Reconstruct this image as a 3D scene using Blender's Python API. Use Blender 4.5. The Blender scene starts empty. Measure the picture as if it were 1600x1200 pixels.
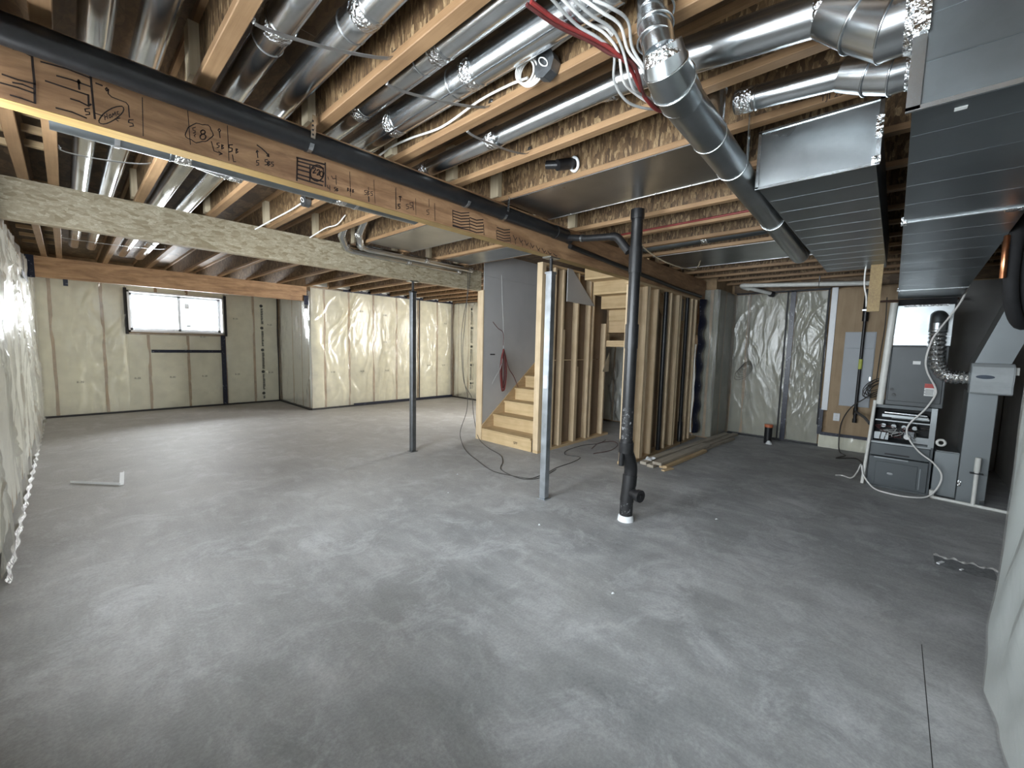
import bpy, bmesh, math, random
import numpy as np
from mathutils import Matrix, Vector
random.seed(7)
C = bpy.context.scene.collection
SC = bpy.context.scene
PI = math.pi

# ------------------------------------------------------------------ camera, world, lights, exposure
cd = bpy.data.cameras.new('camera'); cam = bpy.data.objects.new('camera', cd); C.objects.link(cam)
cd.sensor_width = 36.0; cd.lens = 644.0 / 1600 * 36; cd.clip_start = 0.02
XA = Vector((599, 46, -644)).normalized()
YA = Vector((-698, 76, -644)); YA = (YA - XA * XA.dot(YA)).normalized()
ZA = XA.cross(YA)
M4 = Matrix((XA, YA, ZA)).to_4x4(); M4.translation = (0, 0, 1.5)
cam.matrix_world = M4
SC.camera = cam
vs = SC.view_settings
vs.view_transform = 'Standard'; vs.look = 'None'; vs.gamma = 1; vs.use_curve_mapping = False
vs.exposure = 0.8
SC.cycles.use_denoising = True
SC.cycles.max_bounces = 10; SC.cycles.diffuse_bounces = 6; SC.cycles.transparent_max_bounces = 16
SC.cycles.sample_clamp_indirect = 6.0
w = bpy.data.worlds.new('sky'); SC.world = w; w.use_nodes = True
bg = w.node_tree.nodes['Background']; bg.inputs[0].default_value = (0.86, 0.93, 1.0, 1); bg.inputs[1].default_value = 4.5

def daylight(name, loc, aim, sx, sz, power, col, spread=3.14):
    l = bpy.data.lights.new(name, 'AREA'); l.shape = 'RECTANGLE'; l.size = sx; l.size_y = sz
    l.energy = power; l.color = col; l.spread = spread
    o = bpy.data.objects.new(name, l); C.objects.link(o)
    o.location = loc
    o.rotation_euler = Vector(aim).to_track_quat('-Z', 'Y').to_euler()
# daylight outside the back window; the other three serve added, unseen windows
daylight('daylight_back', (1.65, 11.55, 2.05), (0, -1, -0.10), 1.7, 0.9, 115, (0.93, 0.97, 1.0))
daylight('fill_alcove', (7.95, 5.9, 1.80), (-.72, .66, -0.06), 1.7, 1.3, 165, (1.0, 0.975, 0.92), 2.4)
daylight('fill_left', (-0.80, 3.0, 1.75), (.8, .6, -0.06), 1.7, 1.3, 155, (0.88, 0.95, 1.0))
daylight('fill_left_near', (-0.80, 0.9, 1.75), (1, 0.1, -0.10), 1.5, 1.3, 106, (0.86, 0.94, 1.0))

# ------------------------------------------------------------------ materials
def new_mat(name):
    m = bpy.data.materials.new(name); m.use_nodes = True
    nt = m.node_tree; b = nt.nodes['Principled BSDF']
    return m, nt, b
def N(nt, t, **k):
    n = nt.nodes.new(t)
    for a, v in k.items(): setattr(n, a, v)
    return n
def coords(nt, scale=(1, 1, 1), rnd=True, rot=0.0):
    tc = N(nt, 'ShaderNodeTexCoord'); mp = N(nt, 'ShaderNodeMapping')
    mp.inputs['Scale'].default_value = scale; mp.inputs['Rotation'].default_value = (0, 0, rot)
    if rnd:
        oi = N(nt, 'ShaderNodeObjectInfo'); mu = N(nt, 'ShaderNodeMath', operation='MULTIPLY'); mu.inputs[1].default_value = 37.0
        nt.links.new(oi.outputs['Random'], mu.inputs[0])
        ad = N(nt, 'ShaderNodeVectorMath', operation='ADD')
        nt.links.new(tc.outputs['Object'], ad.inputs[0]); nt.links.new(mu.outputs[0], ad.inputs[1])
        nt.links.new(ad.outputs[0], mp.inputs['Vector'])
    else:
        nt.links.new(tc.outputs['Object'], mp.inputs['Vector'])
    return mp.outputs[0]
def noise(nt, vec, sc, det=4, rough=.55, dist=0):
    n = N(nt, 'ShaderNodeTexNoise'); n.inputs['Scale'].default_value = sc; n.inputs['Detail'].default_value = det
    n.inputs['Roughness'].default_value = rough; n.inputs['Distortion'].default_value = dist
    nt.links.new(vec, n.inputs['Vector']); return n.outputs['Fac']
def ramp(nt, fac, stops):
    r = N(nt, 'ShaderNodeValToRGB'); e = r.color_ramp.elements
    while len(e) < len(stops): e.new(0.5)
    for i, (p, c) in enumerate(stops):
        e[i].position = p; e[i].color = (c[0], c[1], c[2], 1)
    nt.links.new(fac, r.inputs[0]); return r.outputs[0]
def bump(nt, b, h, st, dist=0.01):
    n = N(nt, 'ShaderNodeBump'); n.inputs['Strength'].default_value = st; n.inputs['Distance'].default_value = dist
    nt.links.new(h, n.inputs['Height']); nt.links.new(n.outputs[0], b.inputs['Normal'])
def mixc(nt, fac, a, b, mode='MIX'):
    m = N(nt, 'ShaderNodeMix', data_type='RGBA', blend_type=mode)
    if isinstance(fac, float): m.inputs[0].default_value = fac
    else: nt.links.new(fac, m.inputs[0])
    for s, v in ((6, a), (7, b)):
        if isinstance(v, tuple): m.inputs[s].default_value = (*v, 1)
        else: nt.links.new(v, m.inputs[s])
    return m.outputs[2]

def mat_wood(name, dark, light, axis, rough=.65, grain=1.0, blot=0.0):
    m, nt, b = new_mat(name)
    s = [42 * grain, 42 * grain, 42 * grain]; s['xyz'.index(axis)] = 1.6
    v = coords(nt, tuple(s))
    f = noise(nt, v, 1.0, 6, .6, .6)
    f2 = noise(nt, coords(nt, (5, 5, 5)), 1.0, 3)
    c1 = ramp(nt, f, [(.3, dark), (.62, light)])
    c = mixc(nt, .35, c1, ramp(nt, f2, [(.35, dark), (.65, light)]))
    if blot:
        bl = noise(nt, coords(nt, (1.1, 3, 6)), 2.2, 6, .65, .8)
        c = mixc(nt, blot, c, ramp(nt, bl, [(.36, (.55, .48, .44)), (.62, (1.08, 1.05, 1.0))]), 'MULTIPLY')
    oi = N(nt, 'ShaderNodeObjectInfo'); tint = ramp(nt, oi.outputs['Random'], [(0, (.72, .69, .66)), (1, (1, 1, 1))])
    c = mixc(nt, 1.0, c, tint, 'MULTIPLY')
    nt.links.new(c, b.inputs['Base Color']); b.inputs['Roughness'].default_value = rough
    bump(nt, b, f, .15, .003)
    return m
def mat_osb(name, tones, axis_scale=(1, 1, 1), sc=16, rough=.6, st=.35):
    m, nt, b = new_mat(name)
    v0 = coords(nt, axis_scale)
    wn = N(nt, 'ShaderNodeTexNoise'); wn.inputs['Scale'].default_value = 5.0; wn.inputs['Detail'].default_value = 2
    nt.links.new(v0, wn.inputs['Vector'])
    mv = N(nt, 'ShaderNodeMix', data_type='VECTOR'); mv.inputs[0].default_value = .10
    nt.links.new(v0, mv.inputs[4]); nt.links.new(wn.outputs['Color'], mv.inputs[5])
    vo = N(nt, 'ShaderNodeTexVoronoi'); vo.inputs['Scale'].default_value = sc; vo.inputs['Randomness'].default_value = 1
    nt.links.new(mv.outputs[1], vo.inputs['Vector'])
    hs = N(nt, 'ShaderNodeSeparateColor'); nt.links.new(vo.outputs['Color'], hs.inputs[0])
    c = ramp(nt, hs.outputs[0], [(0.0, tones[0]), (.35, tones[1]), (.7, tones[2]), (1.0, tones[3])])
    fine = noise(nt, v0, sc * 2.2, 4, .65, .8)
    c = mixc(nt, ramp(nt, fine, [(.42, (0, 0, 0)), (.6, (1, 1, 1))]), mixc(nt, .55, c, tones[0]), c)
    nt.links.new(c, b.inputs['Base Color']); b.inputs['Roughness'].default_value = rough
    bump(nt, b, hs.outputs[1], st, .004)
    return m
def mat_metal(name, col, rough, bscale=9, bst=.06, spangle=0.0, stretch=(1, 1, 1)):
    m, nt, b = new_mat(name)
    v = coords(nt, stretch)
    f = noise(nt, v, bscale, 3, .5)
    b.inputs['Metallic'].default_value = 1
    d = tuple(x * .78 for x in col)
    c = ramp(nt, f, [(.35, d), (.65, col)])
    if spangle:
        vo = N(nt, 'ShaderNodeTexVoronoi'); vo.inputs['Scale'].default_value = 60; nt.links.new(v, vo.inputs['Vector'])
        hs = N(nt, 'ShaderNodeSeparateColor'); nt.links.new(vo.outputs['Color'], hs.inputs[0])
        c = mixc(nt, spangle, c, ramp(nt, hs.outputs[0], [(0, d), (1, col)]))
    nt.links.new(c, b.inputs['Base Color'])
    r = N(nt, 'ShaderNodeMapRange'); r.inputs[3].default_value = rough * .75; r.inputs[4].default_value = rough * 1.3
    nt.links.new(noise(nt, v, 3, 4), r.inputs[0]); nt.links.new(r.outputs[0], b.inputs['Roughness'])
    if bst: bump(nt, b, f, bst, .02)
    return m
def mat_plain(name, col, rough=.5, metal=0, var=.12, sc=20, bst=0.0):
    m, nt, b = new_mat(name)
    f = noise(nt, coords(nt), sc, 4)
    c = ramp(nt, f, [(.3, tuple(x * (1 - var) for x in col)), (.7, tuple(min(1, x * (1 + var)) for x in col))])
    nt.links.new(c, b.inputs['Base Color']); b.inputs['Roughness'].default_value = rough; b.inputs['Metallic'].default_value = metal
    if bst: bump(nt, b, f, bst, .004)
    return m
def mat_floor():
    m, nt, b = new_mat('concrete_floor')
    v = coords(nt, (1, 1, 1), False)
    big = noise(nt, v, .55, 5, .55, .4)
    med = noise(nt, v, 1.9, 11, .74, .35)
    st = noise(nt, coords(nt, (6.5, 1.7, 1), False, .30), 1.0, 9, .72, .5)
    c = ramp(nt, med, [(.34, (.11, .115, .12)), (.5, (.25, .256, .26)), (.66, (.40, .405, .405))])
    c = mixc(nt, .40, c, ramp(nt, st, [(.34, (.12, .125, .13)), (.52, (.27, .274, .276)), (.68, (.47, .475, .475))]))
    c = mixc(nt, .4, c, ramp(nt, big, [(.33, (.18, .182, .186)), (.66, (.36, .352, .335))]))
    sp = N(nt, 'ShaderNodeSeparateXYZ'); nt.links.new(v, sp.inputs[0])
    # slab colour blends paler towards the back of the room
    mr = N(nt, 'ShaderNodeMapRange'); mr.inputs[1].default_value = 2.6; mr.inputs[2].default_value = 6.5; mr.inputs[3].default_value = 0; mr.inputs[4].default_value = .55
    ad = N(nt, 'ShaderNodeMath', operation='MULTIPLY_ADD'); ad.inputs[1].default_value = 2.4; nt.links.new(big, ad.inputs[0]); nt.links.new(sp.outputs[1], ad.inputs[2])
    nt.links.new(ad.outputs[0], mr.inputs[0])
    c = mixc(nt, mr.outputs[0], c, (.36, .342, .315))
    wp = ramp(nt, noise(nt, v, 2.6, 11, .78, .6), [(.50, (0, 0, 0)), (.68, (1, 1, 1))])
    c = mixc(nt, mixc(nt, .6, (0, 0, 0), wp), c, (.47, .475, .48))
    nt.links.new(c, b.inputs['Base Color'])
    gr = noise(nt, v, 70, 5, .7)
    c = mixc(nt, .5, c, ramp(nt, gr, [(.3, (.62, .62, .62)), (.7, (1.2, 1.2, 1.2))]), 'MULTIPLY')
    c = mixc(nt, 1.0, c, (1.12, 1.12, 1.12), 'MULTIPLY')
    nt.links.new(c, b.inputs['Base Color'])
    b.inputs['Roughness'].default_value = .62
    bump(nt, b, st, .12, .01)
    return m
def mat_film():
    m = bpy.data.materials.new('poly_film'); m.use_nodes = True; nt = m.node_tree
    nt.nodes.clear()
    out = N(nt, 'ShaderNodeOutputMaterial'); tr = N(nt, 'ShaderNodeBsdfTransparent'); gl = N(nt, 'ShaderNodeBsdfGlossy'); df = N(nt, 'ShaderNodeBsdfDiffuse')
    tr.inputs[0].default_value = (.96, .96, .93, 1)
    gl.inputs[0].default_value = (1, 1, 1, 1); gl.inputs[1].default_value = .20
    df.inputs[0].default_value = (.80, .81, .79, 1)
    v = coords(nt, (7, 7, 2.2))
    f = noise(nt, v, 1.5, 4, .6, 1.5)
    bp = N(nt, 'ShaderNodeBump'); bp.inputs['Strength'].default_value = .30; bp.inputs['Distance'].default_value = .02
    nt.links.new(f, bp.inputs['Height']); nt.links.new(bp.outputs[0], gl.inputs['Normal'])
    a = N(nt, 'ShaderNodeMixShader'); a.inputs[0].default_value = .22
    nt.links.new(tr.outputs[0], a.inputs[1]); nt.links.new(df.outputs[0], a.inputs[2])
    lw = N(nt, 'ShaderNodeFresnel'); lw.inputs[0].default_value = 1.5; nt.links.new(bp.outputs[0], lw.inputs['Normal'])
    mr = N(nt, 'ShaderNodeMapRange'); mr.inputs[3].default_value = .02; mr.inputs[4].default_value = .55; nt.links.new(lw.outputs[0], mr.inputs[0])
    b = N(nt, 'ShaderNodeMixShader'); nt.links.new(mr.outputs[0], b.inputs[0])
    nt.links.new(a.outputs[0], b.inputs[1]); nt.links.new(gl.outputs[0], b.inputs[2])
    nt.links.new(b.outputs[0], out.inputs[0])
    return m
def mat_glass():
    m = bpy.data.materials.new('window_glass'); m.use_nodes = True; nt = m.node_tree; nt.nodes.clear()
    out = N(nt, 'ShaderNodeOutputMaterial'); tr = N(nt, 'ShaderNodeBsdfTransparent'); gl = N(nt, 'ShaderNodeBsdfGlossy')
    gl.inputs[1].default_value = .02; fr = N(nt, 'ShaderNodeFresnel'); fr.inputs[0].default_value = 1.45
    mx = N(nt, 'ShaderNodeMixShader'); nt.links.new(fr.outputs[0], mx.inputs[0]); nt.links.new(tr.outputs[0], mx.inputs[1]); nt.links.new(gl.outputs[0], mx.inputs[2])
    nt.links.new(mx.outputs[0], out.inputs[0]); return m
def mat_spots(name, base, spot, sc, lo, hi, rough=.45):
    m, nt, b = new_mat(name)
    f = noise(nt, coords(nt), sc, 3, .7)
    nt.links.new(ramp(nt, f, [(lo, base), (hi, spot)]), b.inputs['Base Color']); b.inputs['Roughness'].default_value = rough
    return m

MT = dict(
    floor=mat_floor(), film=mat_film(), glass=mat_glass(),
    subfloor=mat_osb('osb_subfloor', [(.10, .065, .04), (.17, .11, .06), (.22, .145, .08), (.28, .19, .11)], (1, .4, 1), 14),
    web=mat_osb('osb_web', [(.06, .033, .015), (.14, .083, .038), (.22, .138, .066), (.38, .265, .14)], (1, 1.5, .45), 52),
    osb_beam=mat_osb('osb_beam', [(.22, .18, .11), (.33, .285, .20), (.39, .345, .25), (.46, .41, .31)], (.45, 1, 1.15), 50, .6, .15),
    flange=mat_wood('flange_wood', (.25, .145, .07), (.42, .265, .14), 'y', .55),
    lvl=mat_wood('lvl_face', (.37, .215, .115), (.55, .35, .20), 'x', .6, .6, .85),
    lvl_edge=mat_wood('lvl_edge', (.19, .115, .04), (.36, .245, .085), 'x', .5, 1.6),
    lvl_far=mat_wood('lvl_far', (.36, .215, .11), (.54, .35, .20), 'x', .6, .6, .8),
    pine_z=mat_wood('pine_vertical', (.54, .40, .24), (.80, .645, .44), 'z'),
    pine_x=mat_wood('pine_lengthwise', (.46, .32, .17), (.66, .49, .29), 'x'),
    pine_y=mat_wood('pine_crosswise', (.46, .32, .17), (.66, .49, .29), 'y'),
    pale=mat_wood('pale_block', (.50, .42, .28), (.66, .57, .41), 'z'),
    grey_wood=mat_wood('weathered_lumber', (.33, .29, .23), (.50, .45, .37), 'x'),
    stair=mat_wood('stair_board', (.52, .37, .19), (.72, .55, .32), 'y', .6, .4),
    ply=mat_wood('plywood_sheet', (.34, .23, .125), (.46, .335, .20), 'z', .6, .35),
    ink=mat_plain('marker_ink', (.03, .02, .018), .7, 0, .2),
    print=mat_plain('film_print', (.07, .075, .07), .6),
    galv=mat_metal('galvanized', (.72, .745, .76), .22, 5, .05, .18),
    galv_dull=mat_metal('galvanized_dull', (.46, .49, .50), .30, 4, .03, .15),
    galv_dark=mat_metal('trunk_metal', (.25, .275, .29), .34, 3, .03, .12),
    sheet=mat_metal('panned_sheet', (.60, .575, .54), .30, 2.5, .06, .10),
    foil=mat_metal('foil_tape', (.86, .87, .87), .18, 60, .9),
    flexfoil=mat_metal('flex_foil', (.85, .86, .86), .16, 40, .7),
    strap=mat_metal('strap_steel', (.50, .50, .50), .4),
    abs=mat_plain('abs_pipe', (.012, .012, .013), .38, 0, .3),
    abs_dusty=mat_spots('abs_dusty', (.014, .014, .015), (.30, .30, .31), 38, .56, .72),
    white_dab=mat_plain('white_putty', (.72, .74, .75), .7, 0, .1),
    pvc=mat_plain('pvc_white', (.70, .70, .66), .4, 0, .05),
    cable=mat_plain('white_cable', (.74, .73, .70), .45, 0, .05),
    cable_grey=mat_plain('grey_cable', (.40, .40, .39), .5),
    cable_dark=mat_plain('dark_cable', (.05, .045, .04), .5),
    red=mat_plain('red_cable', (.19, .022, .02), .45, 0, .2),
    maroon=mat_plain('maroon_cable', (.09, .022, .02), .5, 0, .2),
    copper=mat_plain('copper_tube', (.75, .32, .16), .3, 1.0),
    rubber=mat_plain('pipe_insulation', (.008, .008, .009), .85, 0, .3),
    steel=mat_metal('post_steel', (.55, .59, .63), .42, 12, .05),
    post_dark=mat_metal('post_dark', (.23, .25, .27), .45, 12, .05),
    screw=mat_plain('jack_screw', (.03, .03, .03), .5, .6),
    drywall=mat_plain('drywall_grey', (.40, .395, .39), .85, 0, .05, 3),
    kraft=mat_plain('drywall_back', (.22, .155, .10), .9, 0, .1, 5),
    concrete=mat_plain('concrete_wall', (.30, .30, .295), .85, 0, .12, 3, .1),
    gap=mat_plain('dark_gap', (.03, .028, .027), .8),
    batt=mat_plain('fibreglass_batt', (.86, .81, .64), .95, 0, .13, 6, .35),
    batt_green=mat_plain('fibreglass_batt_dusty', (.86, .84, .70), .95, 0, .10, 5, .3),
    batt_shaded=mat_plain('fibreglass_batt_shaded', (.30, .285, .21), .95, 0, .16, 5, .3),  # same batts, colour darkened to stand in for shade at the service end
    film_white=mat_plain('film_backing', (.76, .83, .85), .8, 0, .05, 5, .2),
    batt_white=mat_plain('fibreglass_batt_white', (.84, .85, .81), .95, 0, .08, 5, .3),
    studwood=mat_plain('stud_behind_film', (.42, .29, .17), .8, 0, .25, 9),
    tape=mat_spots('black_sealant_tape', (.008, .011, .028), (.30, .32, .38), 30, .63, .70, .35),
    black=mat_plain('black_strip', (.018, .018, .02), .6, 0, .3),
    vinyl=mat_plain('white_vinyl', (.78, .80, .82), .35, 0, .03),
    cabinet=mat_plain('furnace_grey', (.10, .112, .118), .42, .3, .06, 4),
    cabinet_dark=mat_plain('coil_case_grey', (.075, .082, .085), .45, .3, .06, 4),
    drop=mat_plain('duct_grey', (.27, .295, .305), .4, .6, .05, 3),
    hum=mat_plain('humidifier_grey', (.42, .45, .46), .45, 0, .04),
    navy=mat_plain('badge_blue', (.05, .07, .10), .4),
    label=mat_plain('white_label', (.72, .73, .72), .5, 0, .04),
    redlabel=mat_plain('warning_label', (.45, .06, .05), .5, 0, .1),
    grey_panel=mat_plain('panel_board', (.46, .49, .52), .55, 0, .04, 3),
    orange=mat_plain('orange_cap', (.50, .14, .06), .5),
    yellow=mat_plain('yellow_tag', (.55, .60, .12), .5),
    box=mat_metal('octagon_box', (.22, .23, .24), .5, 30, .2),
    rust=mat_plain('rusty_pipe', (.07, .035, .025), .6, .3),
    patch=mat_plain('rough_concrete', (.36, .355, .34), .9, 0, .35, 40, .8),
    trench=mat_plain('trench_shade', (.16, .165, .17), .9, 0, .3, 30, .5),
)

# ------------------------------------------------------------------ mesh helpers
OFF = {}
class MB:
    def __init__(s): s.v = []; s.f = []; s.sm = []
    def add(s, vs_, fs_, smooth=False):
        o = len(s.v); s.v += [tuple(p) for p in vs_]; s.f += [tuple(i + o for i in q) for q in fs_]; s.sm += [smooth] * len(fs_); return s
    def box(s, x0, x1, y0, y1, z0, z1):
        x0, x1 = min(x0, x1), max(x0, x1); y0, y1 = min(y0, y1), max(y0, y1); z0, z1 = min(z0, z1), max(z0, z1)
        return s.add([(x0, y0, z0), (x1, y0, z0), (x1, y1, z0), (x0, y1, z0), (x0, y0, z1), (x1, y0, z1), (x1, y1, z1), (x0, y1, z1)],
                     [(0, 3, 2, 1), (4, 5, 6, 7), (0, 1, 5, 4), (1, 2, 6, 5), (2, 3, 7, 6), (3, 0, 4, 7)])
    def hexa(s, b, t):
        return s.add(list(b) + list(t), [(0, 3, 2, 1), (4, 5, 6, 7), (0, 1, 5, 4), (1, 2, 6, 5), (2, 3, 7, 6), (3, 0, 4, 7)])
    def bar(s, p, q, wd, ht, up=(0, 0, 1)):
        p = Vector(p); q = Vector(q); d = (q - p).normalized(); u = Vector(up); a = d.cross(u).normalized(); u = a.cross(d).normalized()
        a *= wd / 2; u *= ht / 2
        return s.hexa([p - a - u, p + a - u, q + a - u, q - a - u], [p - a + u, p + a + u, q + a + u, q - a + u])
    def tube(s, pts, r, n=14, caps=True, flat=False, crease=False):
        P = [Vector(p) for p in pts]; k = len(P)
        R = list(r) if isinstance(r, (list, tuple)) else [r] * k
        d0 = (P[1] - P[0]).normalized(); u = d0.orthogonal().normalized(); rings = []
        prev = d0
        for i in range(k):
            if i == 0: t = d0
            elif i == k - 1: t = (P[i] - P[i - 1]).normalized()
            else:
                a = (P[i] - P[i - 1]); b = (P[i + 1] - P[i])
                a = a.normalized() if a.length > 1e-9 else prev; b = b.normalized() if b.length > 1e-9 else a
                t = (a + b); t = t.normalized() if t.length > 1e-6 else a
            ax = prev.cross(t)
            if ax.length > 1e-7:
                u = Matrix.Rotation(prev.angle(t), 3, ax.normalized()) @ u
            u = (u - t * u.dot(t)).normalized(); v = t.cross(u); prev = t
            st = 1.0
            if 0 < i < k - 1:
                c = max(.5, t.dot(a)); st = 1 / c
                bn = (a - b)
            ring = []
            for j in range(n):
                an = 2 * PI * j / n; off = (u * math.cos(an) + v * math.sin(an)) * R[i]
                if st > 1.0001 and bn.length > 1e-6:
                    e = bn.normalized(); off = off + e * off.dot(e) * (st - 1)
                ring.append(P[i] + off)
            rings.append(ring)
        if crease:
            for i in range(k - 1):
                s.add(rings[i] + rings[i + 1], [(j, (j + 1) % n, n + (j + 1) % n, n + j) for j in range(n)], True)
            if caps:
                s.add(rings[0], [tuple(reversed(range(n)))]); s.add(rings[-1], [tuple(range(n))])
            return s
        vs_ = [p for q in rings for p in q]
        fs_ = [(i * n + j, i * n + (j + 1) % n, (i + 1) * n + (j + 1) % n, (i + 1) * n + j) for i in range(k - 1) for j in range(n)]
        s.add(vs_, fs_, not flat)
        if caps:
            s.add(rings[0], [tuple(reversed(range(n)))]); s.add(rings[-1], [tuple(range(n))])
        return s
    def prism(s, poly, vec):
        n = len(poly); v = Vector(vec); a = [Vector(p) for p in poly]; b = [p + v for p in a]
        return s.add(a + b, [tuple(reversed(range(n))), tuple(range(n, 2 * n))] + [(i, (i + 1) % n, (i + 1) % n + n, i + n) for i in range(n)])
    def grid(s, fn, nu, nv, smooth=True):
        vs_ = [fn(i / nu, j / nv) for j in range(nv + 1) for i in range(nu + 1)]
        return s.add(vs_, [(j * (nu + 1) + i, j * (nu + 1) + i + 1, (j + 1) * (nu + 1) + i + 1, (j + 1) * (nu + 1) + i) for j in range(nv) for i in range(nu)], smooth)
    def torus(s, c, ax, R, r, n=40, m=10, sx=1, sz=1):
        ax = Vector(ax).normalized(); u = ax.orthogonal().normalized(); v = ax.cross(u); c = Vector(c)
        pts = []
        for i in range(n):
            a = 2 * PI * i / n; d = u * math.cos(a) * sx + v * math.sin(a) * sz; o = c + d * R
            dn = d.normalized()
            for j in range(m):
                b = 2 * PI * j / m; pts.append(o + dn * (math.cos(b) * r) + ax * (math.sin(b) * r))
        return s.add(pts, [(i * m + j, ((i + 1) % n) * m + j, ((i + 1) % n) * m + (j + 1) % m, i * m + (j + 1) % m) for i in range(n) for j in range(m)], True)
    def ribbon(s, pts, wd, nrm):
        P = [Vector(p) for p in pts]; nn = Vector(nrm)
        for a, b in zip(P[:-1], P[1:]):
            d = b - a
            if d.length < 1e-6: continue
            d.normalize(); sd = nn.cross(d) * wd / 2; e = d * wd * .3
            s.add([a - sd - e, b - sd + e, b + sd + e, a + sd - e], [(0, 1, 2, 3)])
        return s
    def mesh(s, name, off=(0, 0, 0)):
        me = bpy.data.meshes.new(name)
        o = Vector(off)
        me.from_pydata([(p[0] - o[0], p[1] - o[1], p[2] - o[2]) for p in s.v], [], s.f)
        me.polygons.foreach_set('use_smooth', s.sm); me.update()
        return me

def smooth_path(pts, n=6):
    P = [Vector(p) for p in pts]; out = []
    Q = [2 * P[0] - P[1]] + P + [2 * P[-1] - P[-2]]
    for i in range(1, len(Q) - 2):
        a, b, c, d = Q[i - 1:i + 3]
        for k in range(n):
            t = k / n
            out.append(.5 * ((2 * b) + (c - a) * t + (2 * a - 5 * b + 4 * c - d) * t * t + (3 * b - a - 3 * c + d) * t ** 3))
    out.append(P[-1]); return out

def bevelled(me, wd, seg=1):
    bm = bmesh.new(); bm.from_mesh(me)
    bmesh.ops.remove_doubles(bm, verts=bm.verts, dist=1e-6)
    es = [e for e in bm.edges if len(e.link_faces) == 2 and e.calc_face_angle(0) > .7]
    bmesh.ops.bevel(bm, geom=es, offset=wd, segments=seg, affect='EDGES', profile=.6)
    bm.to_mesh(me); bm.free(); return me

def thing(name, label, cat, loc=(0, 0, 0), group=None, kind='thing'):
    o = bpy.data.objects.new(name, None); C.objects.link(o); o.location = loc; o.empty_display_size = .1
    OFF[o.name] = Vector(loc); o['label'] = label; o['category'] = cat; o['kind'] = kind
    if group: o['group'] = group
    return o
def struct(name, loc=(0, 0, 0)):
    o = bpy.data.objects.new(name, None); C.objects.link(o); o.location = loc; o.empty_display_size = .1
    OFF[o.name] = Vector(loc); o['kind'] = 'structure'
    return o
def part(name, mb, m, parent, label=None, bev=0, stuff=False):
    off = OFF[parent.name]
    me = mb.mesh(name, off)
    if bev: bevelled(me, bev)
    o = bpy.data.objects.new(name, me); C.objects.link(o); o.parent = parent
    me.materials.append(MT[m]); OFF[o.name] = off
    if label: o['label'] = label
    if stuff: o['kind'] = 'stuff'
    return o
def solo(name, mb, m, label, cat, group=None, bev=0, kind='thing'):
    A = np.array([tuple(p) for p in mb.v]); lo, hi = A.min(0), A.max(0)
    loc = ((lo[0] + hi[0]) / 2, (lo[1] + hi[1]) / 2, lo[2])
    me = mb.mesh(name, loc)
    if bev: bevelled(me, bev)
    o = bpy.data.objects.new(name, me); C.objects.link(o); o.location = loc; OFF[o.name] = Vector(loc)
    me.materials.append(MT[m]); o['label'] = label; o['category'] = cat; o['kind'] = kind
    if group: o['group'] = group
    return o
def words(name, body, size, origin, right, up, m, parent, thick=0.0006):
    c = bpy.data.curves.new(name, 'FONT'); c.body = body; c.size = size; c.extrude = thick
    t = bpy.data.objects.new(name + '_source', c); C.objects.link(t)
    me = bpy.data.meshes.new_from_object(t.evaluated_get(bpy.context.evaluated_depsgraph_get()))
    bpy.data.objects.remove(t); bpy.data.curves.remove(c)
    r = Vector(right).normalized(); u = Vector(up).normalized(); n = r.cross(u)
    X = Matrix((r, u, n)).transposed().to_4x4(); X.translation = Vector(origin) - OFF[parent.name]
    me.transform(X); me.name = name
    o = bpy.data.objects.new(name, me); C.objects.link(o); o.parent = parent; OFF[o.name] = OFF[parent.name]
    me.materials.clear(); me.materials.append(MT[m]); return o
ORD = ['first', 'second', 'third', 'fourth', 'fifth', 'sixth', 'seventh', 'eighth', 'ninth', 'tenth', 'eleventh', 'twelfth', 'thirteenth', 'fourteenth',
       'fifteenth', 'sixteenth', 'seventeenth', 'eighteenth']
# ------------------------------------------------------------------ the setting: floor, subfloor above, walls
ZJ = 2.636          # underside of the joists
ZT = 2.938          # top of the joists
fl = struct('floor')
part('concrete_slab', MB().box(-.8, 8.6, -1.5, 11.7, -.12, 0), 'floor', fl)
part('control_joint', MB().box(1.6, 2.95, -.222, -.219, -.001, .0008), 'gap', fl)

ce = struct('ceiling', (0, 0, ZT))
rows = [(-1.5, -.3), (-.3, .92), (.92, 2.14), (2.14, 3.36), (3.36, 4.58), (4.58, 5.8), (5.8, 7.02), (7.02, 8.24), (8.24, 9.46), (9.46, 11.5)]
for i, (a, b) in enumerate(rows):
    x = -.6 - (1.22 if i % 2 else 0)
    while x < 8.5:
        x0, x1 = max(x, -.6), min(x + 2.44, 8.5)
        if x1 - x0 > .05 and not (a > 9 and x0 > 3.7):
            part('osb_panel', MB().box(x0 + .002, x1 - .002, a + .002, b - .002, ZT + .001, ZT + .019), 'subfloor', ce)
        x += 2.44

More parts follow.
